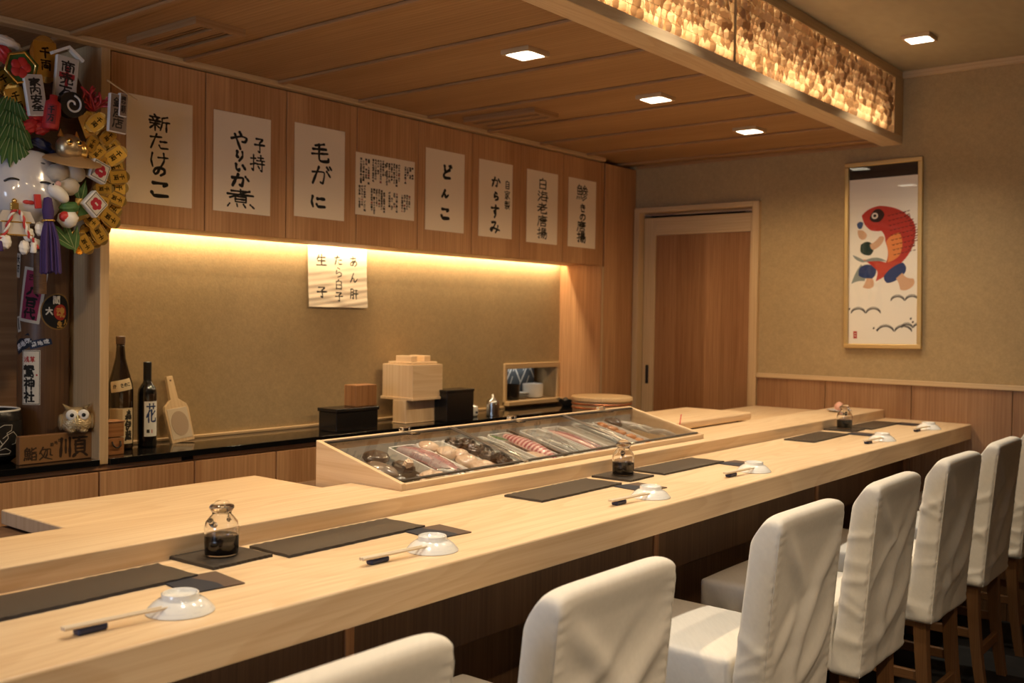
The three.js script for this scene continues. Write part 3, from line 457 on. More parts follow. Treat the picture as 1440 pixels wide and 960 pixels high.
// ---------- wall cupboards over the shelf
const CX0 = 1.886, CP = 0.3865, CBOT = 1.76;
const which = ['first', 'second', 'third', 'fourth', 'fifth', 'sixth', 'seventh', 'eighth'];
for (let k = 0; k < 8; k++) {
  const x = CX0 + CP * k, o = thing('wall_cupboard', `flat timber wall cupboard, ${which[k]} one counted from the slim post`, 'cupboard', [x + CP / 2, CBOT, ZB - 0.128], 0, 'wall cupboards over the shelf');
  part(o, 'body', grain(span(-CP / 2 + 0.0005, CP / 2 - 0.0005, 0.002, 0.605, -0.126, 0.106, 0.001), 0), M.cedar);
  part(o, 'door', grain(span(-CP / 2 + 0.0022, CP / 2 - 0.0022, 0.0, 0.604, 0.108, 0.128, 0.0015), 1, rr(0, 3), rr(0, 3)), M.cedar);
}
{ // light strip in the slot between the cupboards and the wall
  const s = single('led_strip', bx(3.06, 0.008, 0.012, 0, 0, 0), glow(SHELF_LED.color, 7), 'hidden warm light strip behind the wall cupboards', 'lamp', [3.435, 1.812, -3.632]);
  const l = new THREE.RectAreaLight(SHELF_LED.color, SHELF_LED.intensity, 3.05, 0.012); l.position.set(3.435, 1.806, -3.635); l.rotation.x = -Math.PI / 2 + 0.55; scene.add(l);
  single('strip_cover', grain(span(1.886, 4.98, 1.85, 1.87, -3.667, -3.621), 0), M.cedar, 'timber lid of the light slot behind the wall cupboards', 'trim');
}
struct('wall_niche', grain(span(4.985, 5.0, 0, 2.369, ZN, ZB - 0.004, 0.002), 1, 0.2), M.cedar, 'timber side panel closing the lit shelf niche', 'wall');
{ const o = thing('tall_cupboard', 'full height timber cupboard between the shelf niche and the sliding door', 'cupboard', [5.18, 0, -3.5]);
  part(o, 'body', bx(0.352, 2.365, 0.25, 0.0, 1.1825, -0.02), M.cedar);
  part(o, 'door', grain(span(-0.165, 0.173, 0.0, 2.366, 0.105, 0.133, 0.002), 1, 0.6, 0.9), M.cedar);
  part(o, 'edge_strip', grain(span(-0.178, -0.166, 0.0, 1.755, 0.105, 0.133, 0.001), 1), M.frame); }
// ---------- black shelf and the base cupboards under it
single('stone_shelf', merge([span(0.4, 1.847, 0.902, SHELF, -3.81, ZB + 0.012, 0.002), span(1.886, 4.984, 0.902, SHELF, ZN + 0.001, ZB + 0.012, 0.002)]), M.stone, 'long glossy black stone shelf under the wall cupboards', 'shelf');
single('wall_batten', grain(span(1.888, 4.46, SHELF, SHELF + 0.013, ZN, ZN + 0.012), 0), M.frame, 'thin pale timber batten along the wall at the back of the black shelf', 'trim');
for (let k = -3; k < 8; k++) {
  const x = 1.852 + 0.386 * k - (k === -1 ? 0 : 0), o = thing('base_cupboard', k < 0 ? `brown timber base cupboard under the rake ornament alcove, ${['third', 'second', 'next'][k + 3]} to the slim post` : `brown timber base cupboard under the black shelf, ${which[k]} counted from the slim post`, 'cupboard', [x + 0.193, 0, ZB - 0.15], 0, k < 0 ? 'base cupboards under the alcove' : 'base cupboards under the black shelf');
  part(o, 'body', span(-0.192, 0.192, 0.06, 0.9, -0.14, 0.12, 0.001), M.cedar);
  part(o, 'rail', grain(span(-0.193, 0.193, 0.884, 0.902, 0.12, 0.14, 0.001), 0), M.cedar);
  part(o, 'door', grain(span(-0.19, 0.19, 0.07, 0.879, 0.12, 0.148, 0.002), 1, rr(0, 3), rr(0, 3)), M.cedar);
  if (k % 2 === 0) part(o, 'grip', span(0.14, 0.19, 0.885, 0.9, 0.138, 0.1425, 0.001), M.black, 'black recessed grip');
}
// ---------- menu sheets
const INK = '#17130f', PAPER = '#f0dfc6';
function menu(x0, x1, y0, y1, draw, label, z = ZB + 0.0012, group = 'menu sheets on the wall cupboards', extra) {
  const w = x1 - x0, h = y1 - y0, px = Math.round(w * 1500), py = Math.round(h * 1500);
  reseed(Math.round(x0 * 1000));
  const m = single('menu_sheet', sheet(w, h, 0.0022), printed(px, py, (c) => { fill(c, px, py, PAPER); for (let i = 0; i < 900; i++) { c.fillStyle = `rgba(${150 + rnd() * 60},${130 + rnd() * 50},${100 + rnd() * 40},0.10)`; c.fillRect(rnd() * px, rnd() * py, rr(2, 12), 1); } draw(c, px, py); }), label, 'menu sheet', [(x0 + x1) / 2, (y0 + y1) / 2, z], group);
  return m;
}
menu(1.945, 2.214, 1.841, 2.228, (c, w, h) => { column(c, '新たけ', w * 0.33, h * 0.15, h * 0.16, h * 0.175, 9.5, INK, w * 0.33); brush(c, 'の', w * 0.38, h * 0.63, w * 0.22, 14, INK, h * 0.1); brush(c, 'こ', w * 0.3, h * 0.76, w * 0.4, 19, INK, h * 0.18); }, 'paper menu sheet with one column of five thick brush characters');
menu(2.307, 2.577, 1.843, 2.231, (c, w, h) => { ['や', 'り', 'い', 'か'].forEach((ch, i) => brush(c, ch, w * [0.27, 0.35, 0.34, 0.29][i], h * [0.17, 0.37, 0.49, 0.6][i], w * [0.34, 0.2, 0.24, 0.34][i], 15, INK, h * [0.19, 0.11, 0.1, 0.14][i])); brush(c, '煮', w * 0.2, h * 0.76, w * 0.54, 10, INK, h * 0.19); brush(c, '子', w * 0.7, h * 0.2, w * 0.2, 10, INK, h * 0.17); brush(c, '持', w * 0.62, h * 0.38, w * 0.28, 9, INK, h * 0.18); }, 'paper menu sheet with a big column and a short side column of brush writing');
menu(2.698, 2.973, 1.855, 2.243, (c, w, h) => { brush(c, '毛', w * 0.3, h * 0.17, w * 0.4, 14, INK, h * 0.22); brush(c, 'が', w * 0.31, h * 0.42, w * 0.42, 13, INK, h * 0.22); brush(c, 'に', w * 0.3, h * 0.75, w * 0.34, 16, INK, h * 0.14); }, 'paper menu sheet with three spaced brush characters, third cupboard from the post');
menu(3.037, 3.406, 1.892, 2.167, (c, w, h) => { const keys = Object.keys(GLYPH);
  for (const [x0, x1, y0, n] of [[0.07, 0.2, 0.08, 11], [0.27, 0.5, 0.07, 9], [0.5, 0.74, 0.09, 10], [0.82, 0.95, 0.1, 7], [0.05, 0.17, 0.52, 10], [0.25, 0.5, 0.55, 10], [0.55, 0.7, 0.57, 9], [0.77, 0.93, 0.58, 8]])
    for (let x = x0; x < x1; x += 0.042) { const m = n - Math.floor(rnd() * 4); for (let i = 0; i < m; i++) if (rnd() > 0.06) brush(c, keys[Math.floor(rnd() * keys.length)], w * x, h * (y0 + i * 0.042 + rr(-0.006, 0.006)), w * 0.033, 2.3, rnd() > 0.96 ? '#8a3020' : INK, h * 0.036); }
}, 'square paper sheet crowded with small columns of handwriting');
menu(3.48, 3.756, 1.859, 2.248, (c, w, h) => { brush(c, 'ど', w * 0.4, h * 0.17, w * 0.27, 18, INK, h * 0.18); brush(c, 'ん', w * 0.4, h * 0.48, w * 0.2, 18, INK, h * 0.1); brush(c, 'こ', w * 0.36, h * 0.69, w * 0.3, 19, INK, h * 0.17); }, 'paper menu sheet with three small bold brush characters right of the crowded sheet');
menu(3.866, 4.135, 1.856, 2.245, (c, w, h) => { ['か', 'ら', 'す', 'み'].forEach((ch, i) => brush(c, ch, w * [0.36, 0.42, 0.36, 0.32][i], h * [0.2, 0.4, 0.57, 0.78][i], w * [0.28, 0.18, 0.26, 0.34][i], 14, INK, h * [0.14, 0.11, 0.17, 0.16][i])); column(c, '自家製', w * 0.76, h * 0.22, h * 0.12, h * 0.135, 6, INK, w * 0.17); }, 'paper menu sheet with four brush characters and a thin side column');
menu(4.257, 4.535, 1.852, 2.242, (c, w, h) => column(c, '白海老唐揚', w * 0.34, h * 0.09, h * 0.16, h * 0.172, 9, INK, w * 0.34), 'paper menu sheet with one thin column of five dense characters');
menu(4.636, 4.911, 1.853, 2.243, (c, w, h) => { brush(c, '鯵', w * 0.3, h * 0.08, w * 0.4, 9, INK, h * 0.24); column(c, 'きの', w * 0.4, h * 0.36, h * 0.12, h * 0.13, 10, INK, w * 0.24); column(c, '唐揚', w * 0.32, h * 0.61, h * 0.16, h * 0.16, 11, INK, w * 0.34); }, 'paper menu sheet with a heavy cursive column, on the eighth cupboard from the post');
{ // creased sheet hung on the wall under the light strip
  const m = menu(3.023, 3.387, 1.482, 1.768, (c, w, h) => { ['生', '子'].forEach((ch, i) => brush(c, ch, w * 0.13, h * (0.14 + i * 0.52), w * 0.18, 9, INK, h * 0.2)); ['た', 'ら', '白', '子'].forEach((ch, i) => brush(c, ch, w * 0.43, h * (0.14 + i * 0.2), w * 0.15, 7, INK, h * 0.17)); ['あ', 'ん', '肝'].forEach((ch, i) => brush(c, ch, w * 0.69, h * (0.14 + i * 0.27), w * 0.15, 7, INK, h * 0.18)); }, 'creased paper sheet with three columns of writing on the lit wall', ZN + 0.004, 'wall menu sheet');
  const w = 0.364, h = 0.286, g = sheet(w, h, 0.0, 0.0006, 30, 40), P = g.attributes.position;
  for (let i = 0; i < P.count; i++) { const x = P.getX(i), y = P.getY(i) / h, b = 0.5 - y; P.setZ(i, P.getZ(i) + b * b * 0.012 + b * (0.0007 * Math.sin(y * 29 + x * 9 + Math.sin(x * 25)) + 0.0004 * Math.sin(y * 63 - x * 31))); }
  g.computeVertexNormals(); m.geometry = g;
}
// ---------- bar stools under loose white covers
function roundedGrid(w, h, d, nx, ny, nz, r) {
  let g = new THREE.BoxGeometry(w, h, d, nx, ny, nz); g.deleteAttribute('uv'); g.deleteAttribute('normal'); g = mergeVertices(g, 1e-5);
  const P = g.attributes.position, v = new THREE.Vector3(), c = new THREE.Vector3(), lim = [w / 2 - r, h / 2 - r, d / 2 - r];
  for (let i = 0; i < P.count; i++) { v.fromBufferAttribute(P, i); c.set(Math.max(-lim[0], Math.min(lim[0], v.x)), Math.max(-lim[1], Math.min(lim[1], v.y)), Math.max(-lim[2], Math.min(lim[2], v.z))); v.sub(c); if (v.lengthSq() > 0) v.setLength(r); v.add(c); P.setXYZ(i, v.x, v.y, v.z); }
  g.computeVertexNormals(); return g;
}
function clothUV(g) {
  const P = g.attributes.position, u = new Float32Array(P.count * 2);
  for (let i = 0; i < P.count; i++) { u[2 * i] = P.getX(i) + P.getZ(i); u[2 * i + 1] = P.getY(i) + P.getZ(i) * 0.3; }
  g.setAttribute('uv', new THREE.BufferAttribute(u, 2)); return g;
}
const SEAT = 0.637, HEM = 0.43, TOP = 0.988, HW = 0.195;
const rearZ = (y) => 0.252 + 0.046 * Math.pow(Math.max(0, (y - HEM) / (TOP - HEM)), 1.15);
const frontZ = (y) => 0.158 + 0.064 * Math.max(0, (y - HEM) / (TOP - HEM));
function backCover(seed) {
  reseed(seed);
  const H = TOP - HEM, g = roundedGrid(HW * 2, H, 0.094, 50, 66, 14, 0.014), P = g.attributes.position, N = g.attributes.normal;
  const folds = [];
  for (let i = 0; i < 7; i++) folds.push({ x: rr(-0.15, 0.15), y: rr(0.03, H * 0.75), a: rr(0.3, 0.8), l: rr(0.1, 0.2), w: rr(0.014, 0.028), h: rr(-0.006, 0.010), c: rr(-1.5, 1.5) });
  folds.push({ x: 0.02, y: H * 0.56, a: rr(0.75, 0.95), l: 0.24, w: 0.034, h: 0.017, c: 1.0 }, { x: -0.08, y: H * 0.78, a: rr(-1.0, -0.7), l: 0.1, w: 0.026, h: 0.011, c: 0 }, { x: 0.06, y: H * 0.3, a: rr(0.45, 0.65), l: 0.22, w: 0.03, h: 0.013, c: -1 });
  const side = Array.from({ length: 7 }, () => ({ y: rr(0, H * 0.75), z: rr(-0.04, 0.04), a: rr(-0.6, 0.6), w: rr(0.008, 0.016), h: rr(0.0015, 0.004) }));
  for (let i = 0; i < P.count; i++) {
    let x = P.getX(i), y = P.getY(i) + H / 2, z = P.getZ(i); const nx = N.getX(i), ny = N.getY(i), nz = N.getZ(i);
    let d = 0;
    if (nz > 0.3) { // loose cloth on the rear
      const edge = Math.min(1, (HW - Math.abs(x)) / 0.045) * Math.min(1, (H - y) / 0.06);
      for (const f of folds) { const dx = x - f.x, dy = y - f.y, s = dx * Math.cos(f.a) + dy * Math.sin(f.a), t = -dx * Math.sin(f.a) + dy * Math.cos(f.a) + f.c * s * s; d += f.h * Math.exp(-(t * t) / (f.w * f.w)) * Math.exp(-(s * s) / (f.l * f.l)); }
      d = 1.35 * d * Math.max(0, edge) - 0.010 * Math.max(0, edge) * Math.exp(-Math.pow((y - H * 0.72) / 0.16, 2));
      d += 0.0018 * Math.sin(y * 2 * Math.PI / 0.027 + x * 20) * Math.exp(-Math.pow((HW - 0.012 - Math.abs(x)) / 0.018, 2));
    } else if (Math.abs(nx) > 0.5) for (const f of side) { const t = (y - f.y) * Math.cos(f.a) - (z - f.z) * Math.sin(f.a); d += f.h * Math.exp(-(t * t) / (f.w * f.w)); }
    if (y < 0.05) d += 0.004 * (1 - y / 0.05);
    x += nx * d; z += nz * d; y += ny * d * 0.5;
    const t = (z + 0.047) / 0.094, Y = HEM + y;
    const up = Math.max(0, Math.min(1, (y - H + 0.07) / 0.07)), tt = Math.min(1, Math.abs(2 * t - 1)), ex = Math.min(1, Math.abs(x) / HW);
    const drop = up * (0.018 * Math.pow(tt, 3) * (t < 0.5 ? 1.6 : 0.7) + 0.010 * Math.pow(ex, 8) - 0.004);
    P.setXYZ(i, x * (1 - 0.012 * up), Y - drop, frontZ(Y) + (rearZ(Y) - frontZ(Y)) * t + (1 - t) * 0.016 * up * up);
  }
  g.computeVertexNormals(); return clothUV(g);
}
function seatCover(seed) {
  reseed(seed);
  const H = SEAT - HEM, D = 0.43, g = roundedGrid(HW * 2, H, D, 34, 22, 36, 0.018), P = g.attributes.position, N = g.attributes.normal;
  const side = Array.from({ length: 12 }, () => ({ p: rr(-0.25, 0.25), a: rr(-0.7, 0.7), w: rr(0.01, 0.02), h: rr(-0.002, 0.004) }));
  for (let i = 0; i < P.count; i++) {
    let x = P.getX(i), y = P.getY(i), z = P.getZ(i), d = 0; const nx = N.getX(i), ny = N.getY(i), nz = N.getZ(i), low = Math.max(0, (H / 2 - y) / H);
    if (Math.abs(ny) < 0.6) { const s = Math.abs(nx) > Math.abs(nz) ? z : x; for (const f of side) { const t = (s - f.p) * Math.cos(f.a) + y * Math.sin(f.a); d += f.h * Math.exp(-(t * t) / (f.w * f.w)) * (0.4 + low); } d += 0.004 * low; }
    else if (ny > 0) { d = 0.009 * (1 - Math.pow(x / HW, 2)) * (1 - Math.pow(z / (D / 2), 4)) - 0.0025; }
    P.setXYZ(i, x + nx * d, y + ny * d + HEM + H / 2, z + nz * d - 0.047);
  }
  g.computeVertexNormals(); return clothUV(g);
}
const legG = (rear) => { const g = new THREE.BoxGeometry(0.044, 0.5, 0.044, 1, 12, 1), P = g.attributes.position; for (let i = 0; i < P.count; i++) { const y = P.getY(i) + 0.25, t = 1 - y / 0.5, k = 1 - 0.22 * t; P.setXYZ(i, P.getX(i) * k, y, P.getZ(i) * k + (rear ? 0.045 * t * t : 0)); } g.computeVertexNormals(); return grain(g, 1); };
const pipe = (s) => tube([0.004, 0.08, 0.17, 0.27, 0.37, 0.46, 0.52].map((y) => [s * (HW - 0.0036), HEM + y, rearZ(HEM + y) - 0.0034]), 0.0018, 40, 6);
const [frontLeg, rearLeg] = [legG(false), legG(true)], pipes = [pipe(-1), pipe(1)];
const coverSets = [101, 202, 303, 404].map((s) => [backCover(s), seatCover(s + 7)]);
const sideBar = grain(rb(0.02, 0.035, 0.42, 0.004), 2), crossBar = grain(rb(0.33, 0.04, 0.02, 0.004), 0);
const stools = [[0.893, 'bar stool in a loose white cover, sixth from the far wall wainscot'], [1.533, 'bar stool in a loose white cover, facing the board and second setting'], [2.405, 'bar stool in a creased white cover, facing the shellfish end of the case'], [3.045, 'bar stool in a creased white cover, facing the prawn end of the case'], [3.733, 'bar stool in a white cover with legs showing, just past the case'], [4.362, 'bar stool in a white cover, second from the far wall'], [4.985, 'bar stool in a white cover closest to the far wall']];
stools.forEach(([x, label], i) => {
  const o = thing('bar_stool', label, 'bar stool', [x, 0, -1.27], [0.0, 0.0, -0.012, 0.01, -0.015, 0.01, 0][i], 'white covered bar stools');
  const [b, s] = coverSets[[0, 1, 2, 3, 0, 1, 2][i]];
  const bc = part(o, 'back_cover', b, M.cloth), sc = part(o, 'seat_cover', s, M.cloth);
  for (const p of pipes) part(bc, 'piping', p, M.cloth);
  for (const sx of [-1, 1]) {
    const f = part(o, 'leg', frontLeg, M.leg); f.position.set(sx * 0.155, 0, -0.215);
    const r = part(o, 'leg', rearLeg, M.leg); r.position.set(sx * 0.155, 0, 0.205);
    const q = part(o, 'stretcher', sideBar, M.leg); q.position.set(sx * 0.155, 0.235, 0.0);
  }
  const a = part(o, 'stretcher', crossBar, M.leg); a.position.set(0, 0.16, 0.225);
  const c = part(o, 'footrest', crossBar, M.leg); c.position.set(0, 0.25, -0.215);
});
// ---------- the fish case: hinoki box with a sloping glass lid
const GX0 = 1.857, GX1 = 3.483, TILT = Math.atan2(0.08, 0.32);
{
  const o = thing('fish_case', 'long hinoki display case with sloping glass panes, full of fish', 'display case', [(GX0 + GX1) / 2, 0.93, -2.03]);
  const W = GX1 - GX0, zf = 0.165, zb = -0.175, yf = 0.081, yb = 0.165;
  const sideG = () => extr([[-zf, 0.0], [-zf, yf], [-zb, yb], [-zb, 0.0]], 0.012, 0.0015).rotateY(Math.PI / 2);
  part(o, 'side_panel', grain(sideG().translate(-W / 2, 0, 0), 2, 0.3), M.hinoki); part(o, 'side_panel', grain(sideG().translate(W / 2 - 0.012, 0, 0), 2, 0.8), M.hinoki);
  part(o, 'front_rail', grain(span(-W / 2 + 0.012, W / 2 - 0.012, 0, yf - 0.001, zf - 0.014, zf), 0, 0.2), M.hinoki);
  part(o, 'back_board', grain(span(-W / 2 + 0.012, W / 2 - 0.012, 0, yb, zb, zb + 0.014), 0, 0.6), M.hinoki);
  part(o, 'lining', merge([bx(W - 0.026, 0.004, 0.31, 0, 0.004, 0), bx(W - 0.026, 0.13, 0.003, 0, 0.07, zb + 0.016)]), std({ color: lin(0.55, 0.53, 0.47), roughness: 0.4 }), 'pale grey lining');
  const joint = std({ color: lin(0.16, 0.09, 0.045), roughness: 0.7 });
  for (const [y, z] of [[0.15, zb + 0.02], [0.106, zb + 0.02], [0.062, zb + 0.02]]) part(o, 'joint_key', bx(0.0012, 0.002, 0.022, -W / 2 - 0.0004, y, z), joint);
  // panes and bars lie in the slope
  const slope = (g, x, y = 0) => g.rotateX(TILT).translate(x, (yf + yb) / 2 + y, (zf + zb) / 2);
  const xs = [-W / 2 + 0.013, -0.268, 0.338, W / 2 - 0.013];
  for (let i = 0; i < 3; i++) part(o, 'glass_pane', slope(bx(xs[i + 1] - xs[i] - 0.004, 0.003, 0.318), (xs[i] + xs[i + 1]) / 2, -0.004), M.pane, 'clear sloping glass pane');
  for (const x of [xs[1], xs[2]]) { part(o, 'glazing_bar', slope(rb(0.014, 0.007, 0.322, 0.002), x, -0.001), M.chrome, 'dark metal glazing bar'); part(o, 'glazing_bar', slope(rb(0.006, 0.004, 0.322, 0.001), x - 0.013, 0.0), M.chrome); }
  const seal = std({ color: lin(0.03, 0.022, 0.018), roughness: 0.4 });
  part(o, 'seal', merge([slope(bx(W - 0.026, 0.004, 0.009), 0, 0).translate(0, -0.038, 0.148), slope(bx(W - 0.026, 0.004, 0.009), 0, 0).translate(0, 0.036, -0.149)]), seal, 'dark seal along the glass');
  for (const x of [2.20, 2.72, 3.27]) part(o, 'clip', merge([rb(0.034, 0.016, 0.02, 0.003, 0, yb + 0.004, zb + 0.006), rb(0.034, 0.004, 0.05, 0.001, 0, yb - 0.006, zb + 0.03)]).translate(x - 2.67, 0, 0), M.glass, 'clear acrylic clip');
  part(o, 'partition', extr([[-0.14, 0.006], [-0.14, 0.06], [0.155, 0.135], [0.155, 0.006]], 0.012).rotateY(Math.PI / 2).translate(2.675 - 2.67, 0, 0), std({ color: lin(0.12, 0.1, 0.08), roughness: 0.5 }), 'dark partition board');
}
// positions in the case: x, t from front (0) to back (1), height over a bed that lies parallel to the glass
const inCase = (x, t, h = 0) => [x, 0.961 + 0.08 * t + h, -1.885 - 0.295 * t];
function lay(o, x, t, h = 0, turn = 0) { o.position.set(...inCase(x, t, h)); o.rotation.set(TILT, 0, 0); o.rotateY(turn); return o; }
function trayGeo(w, d, h) {
  const rim = [[-w / 2, -d / 2], [w / 2, -d / 2], [w / 2, d / 2], [-w / 2, d / 2]];
  const ring = (s, i) => { const a = []; const r = 0.012; for (const [cx, cy, a0] of [[1, 1, 0], [-1, 1, 1], [-1, -1, 2], [1, -1, 3]]) for (let k = 0; k < 5; k++) { const t = (a0 + k / 4) * Math.PI / 2; a.push([cx * (w / 2 - r - i) + Math.cos(t) * r * s, cy * (d / 2 - r - i) + Math.sin(t) * r * s]); } return a; };
  const wall = new THREE.ExtrudeGeometry((() => { const s = new THREE.Shape(V2(ring(1, 0))); s.holes.push(new THREE.Path(V2(ring(0.7, 0.001)))); return s; })(), { depth: h, bevelEnabled: true, bevelThickness: 0.001, bevelSize: 0.0008, bevelSegments: 1 });
  const base = new THREE.ExtrudeGeometry(new THREE.Shape(V2(ring(0.9, 0.0005))), { depth: 0.004, bevelEnabled: false });
  return merge([wall, base]).rotateX(-Math.PI / 2);
}
const bedG = trayGeo(0.112, 0.25, 0.026), bedN = trayGeo(0.085, 0.25, 0.022);
const trays = [[2.14, 'with the red snapper fillet', 0], [2.256, 'with the scallops', 0], [2.368, 'with the dark turban shells', 0], [2.475, 'with the silver skinned fish behind the first glazing bar', 1], [2.59, 'with the striped pink fillet', 0], [2.76, 'with the wrapped silver fish', 0], [2.885, 'with the red and pink fish slices', 0], [3.06, 'with the silver saury', 0], [3.185, 'with the orange sea urchin', 1]];
const trayM = phys({ color: lin(0.86, 0.85, 0.8), roughness: 0.2, clearcoat: 0.4 });
for (const [x, l, n] of trays) lay(single('food_tray', n ? bedN : bedG, trayM, 'white rectangular tray ' + l, 'tray', [0, 0, 0], 'white trays in the fish case'), x, 0.53);
// fish bodies and fillets: a loft along z with a width and a height profile
function loft(L, W, H, prof, n = 26, k = 14, bend = 0, wob = 0) {
  const pos = [], uv = [], idx = [];
  for (let i = 0; i <= n; i++) { const t = i / n, [pw, phh] = prof(t); for (let j = 0; j <= k; j++) { const a = j / k * 2 * Math.PI, q = 1 + wob * Math.sin(t * 31 + a * 3) * Math.sin(a * 5 + t * 9); pos.push(Math.cos(a) * W / 2 * pw * q + bend * Math.sin(t * Math.PI), Math.max(-H * 0.25, Math.sin(a) * H * phh * q), (t - 0.5) * L); uv.push(j / k, t); } }
  for (let i = 0; i < n; i++) for (let j = 0; j < k; j++) { const a = i * (k + 1) + j, b = a + k + 1; idx.push(a, b, a + 1, b, b + 1, a + 1); }
  const g = new THREE.BufferGeometry(); g.setAttribute('position', new THREE.Float32BufferAttribute(pos, 3)); g.setAttribute('uv', new THREE.Float32BufferAttribute(uv, 2)); g.setIndex(idx); g.computeVertexNormals(); return g;
}
const wet = (w, h, draw) => phys({ map: canvasTex(w, h, draw), roughness: 0.28, clearcoat: 0.7, clearcoatRoughness: 0.15 });
const filletP = (t) => [Math.pow(Math.sin(Math.PI * Math.min(1, t * 0.9 + 0.08)), 0.5), Math.pow(Math.sin(Math.PI * (t * 0.92 + 0.05)), 0.5)];
const fishP = (t) => [Math.max(0.08, Math.sin(Math.PI * Math.pow(t, 0.75)) * (1 - 0.3 * t)), Math.max(0.12, Math.sin(Math.PI * Math.pow(t, 0.75)))];
const pinkSkin = wet(128, 256, (c, w, h) => { fill(c, w, h, '#bf8588'); for (let i = 0; i < 700; i++) { c.fillStyle = ['#ddb9b4', '#8f4652', '#9c9496', '#e6cfc8'][i % 4]; c.globalAlpha = 0.7; c.fillRect(rnd() * w, rnd() * h, rr(2, 10), rr(1, 3)); } c.globalAlpha = 0.75; c.fillStyle = '#a8a4a2'; c.fillRect(w * 0.31, 0, w * 0.19, h); c.fillStyle = '#7c3a40'; c.fillRect(w * 0.15, 0, w * 0.05, h); c.fillStyle = '#e2c6c0'; c.fillRect(w * 0.03, 0, w * 0.06, h); c.globalAlpha = 1; for (let i = 0; i < 260; i++) { c.fillStyle = i % 2 ? '#d9c3bf' : '#8d5a62'; c.fillRect(rnd() * w, rnd() * h, rr(3, 8), rr(2, 4)); } });
const striped = wet(128, 512, (c, w, h) => { fill(c, w, h, '#e0b0a6'); c.strokeStyle = '#b04a58'; c.lineWidth = 13; for (let y = -40; y < h; y += 36) { c.beginPath(); c.moveTo(0, y + 26); c.quadraticCurveTo(w * 0.25, y, w * 0.5, y + 22); c.stroke(); } c.strokeStyle = '#f2d8cf'; c.lineWidth = 7; for (let y = -22; y < h; y += 36) { c.beginPath(); c.moveTo(0, y + 26); c.quadraticCurveTo(w * 0.25, y, w * 0.5, y + 22); c.stroke(); } });
const silver = phys({ map: canvasTex(128, 256, (c, w, h) => { fill(c, w, h, '#b9bab4'); c.fillStyle = '#40484c'; c.fillRect(w * 0.2, 0, w * 0.1, h); c.fillStyle = '#e9e8e0'; c.fillRect(w * 0.02, 0, w * 0.12, h); for (let i = 0; i < 400; i++) { c.fillStyle = i % 2 ? '#8d9392' : '#dcdcd4'; c.globalAlpha = 0.5; c.fillRect(rnd() * w, rnd() * h, 3, rr(3, 12)); } c.globalAlpha = 1; }), roughness: 0.25, metalness: 0.35, clearcoat: 0.6 });
const pale = wet(128, 128, (c, w, h) => { fill(c, w, h, '#e8cdb0'); for (let i = 0; i < 500; i++) { c.fillStyle = ['#f1dcc4', '#d9b390', '#e3bea0'][i % 3]; c.globalAlpha = 0.35; c.beginPath(); c.arc(rnd() * w, rnd() * h, rr(1, 5), 0, 7); c.fill(); } c.globalAlpha = 1; });
const shellD = wet(128, 128, (c, w, h) => { fill(c, w, h, '#3a3129'); for (let i = 0; i < 700; i++) { c.fillStyle = ['#5b4d3d', '#241d18', '#7a6a52', '#4a3c30'][i % 4]; c.globalAlpha = 0.55; c.beginPath(); c.arc(rnd() * w, rnd() * h, rr(1, 5), 0, 7); c.fill(); } c.globalAlpha = 1; });
const clamGrey = wet(128, 128, (c, w, h) => { fill(c, w, h, '#7d6c5c'); for (let i = 0; i < 500; i++) { c.fillStyle = ['#94816c', '#5d4f43', '#a8967e'][i % 3]; c.globalAlpha = 0.4; c.fillRect(rnd() * w, rnd() * h, rr(2, 14), 2); } c.globalAlpha = 1; });
const orange = wet(64, 128, (c, w, h) => { fill(c, w, h, '#d08a50'); for (let i = 0; i < 300; i++) { c.fillStyle = ['#e09c5c', '#b56a36'][i % 2]; c.globalAlpha = 0.5; c.fillRect(rnd() * w, rnd() * h, 3, 6); } c.globalAlpha = 1; });
const redSkin = wet(64, 256, (c, w, h) => { fill(c, w, h, '#c98f8c'); c.fillStyle = '#a02c34'; c.fillRect(w * 0.16, 0, w * 0.12, h); c.fillStyle = '#e2bcb2'; c.fillRect(w * 0.34, 0, w * 0.1, h); });
const food = (name, geo, mat, label, x, t, h, turn = 0, cat = 'fish', group) => lay(single(name, geo, mat, label, cat, [0, 0, 0], group), x, t, h, turn);
const blob = (r, sx, sy, sz, amp, f, n = 22) => { const g = new THREE.SphereGeometry(r, n, n), P = g.attributes.position; for (let i = 0; i < P.count; i++) { const x = P.getX(i) / r, y = P.getY(i) / r, z = P.getZ(i) / r, k = 1 + amp * (Math.sin(x * f + y * 2.1) * Math.cos(z * f * 0.9 + x) + 0.5 * Math.sin(y * f * 1.7 + z * 3)); P.setXYZ(i, x * r * k * sx, y * r * k * sy, z * r * k * sz); } g.computeVertexNormals(); return g; };
reseed(909);
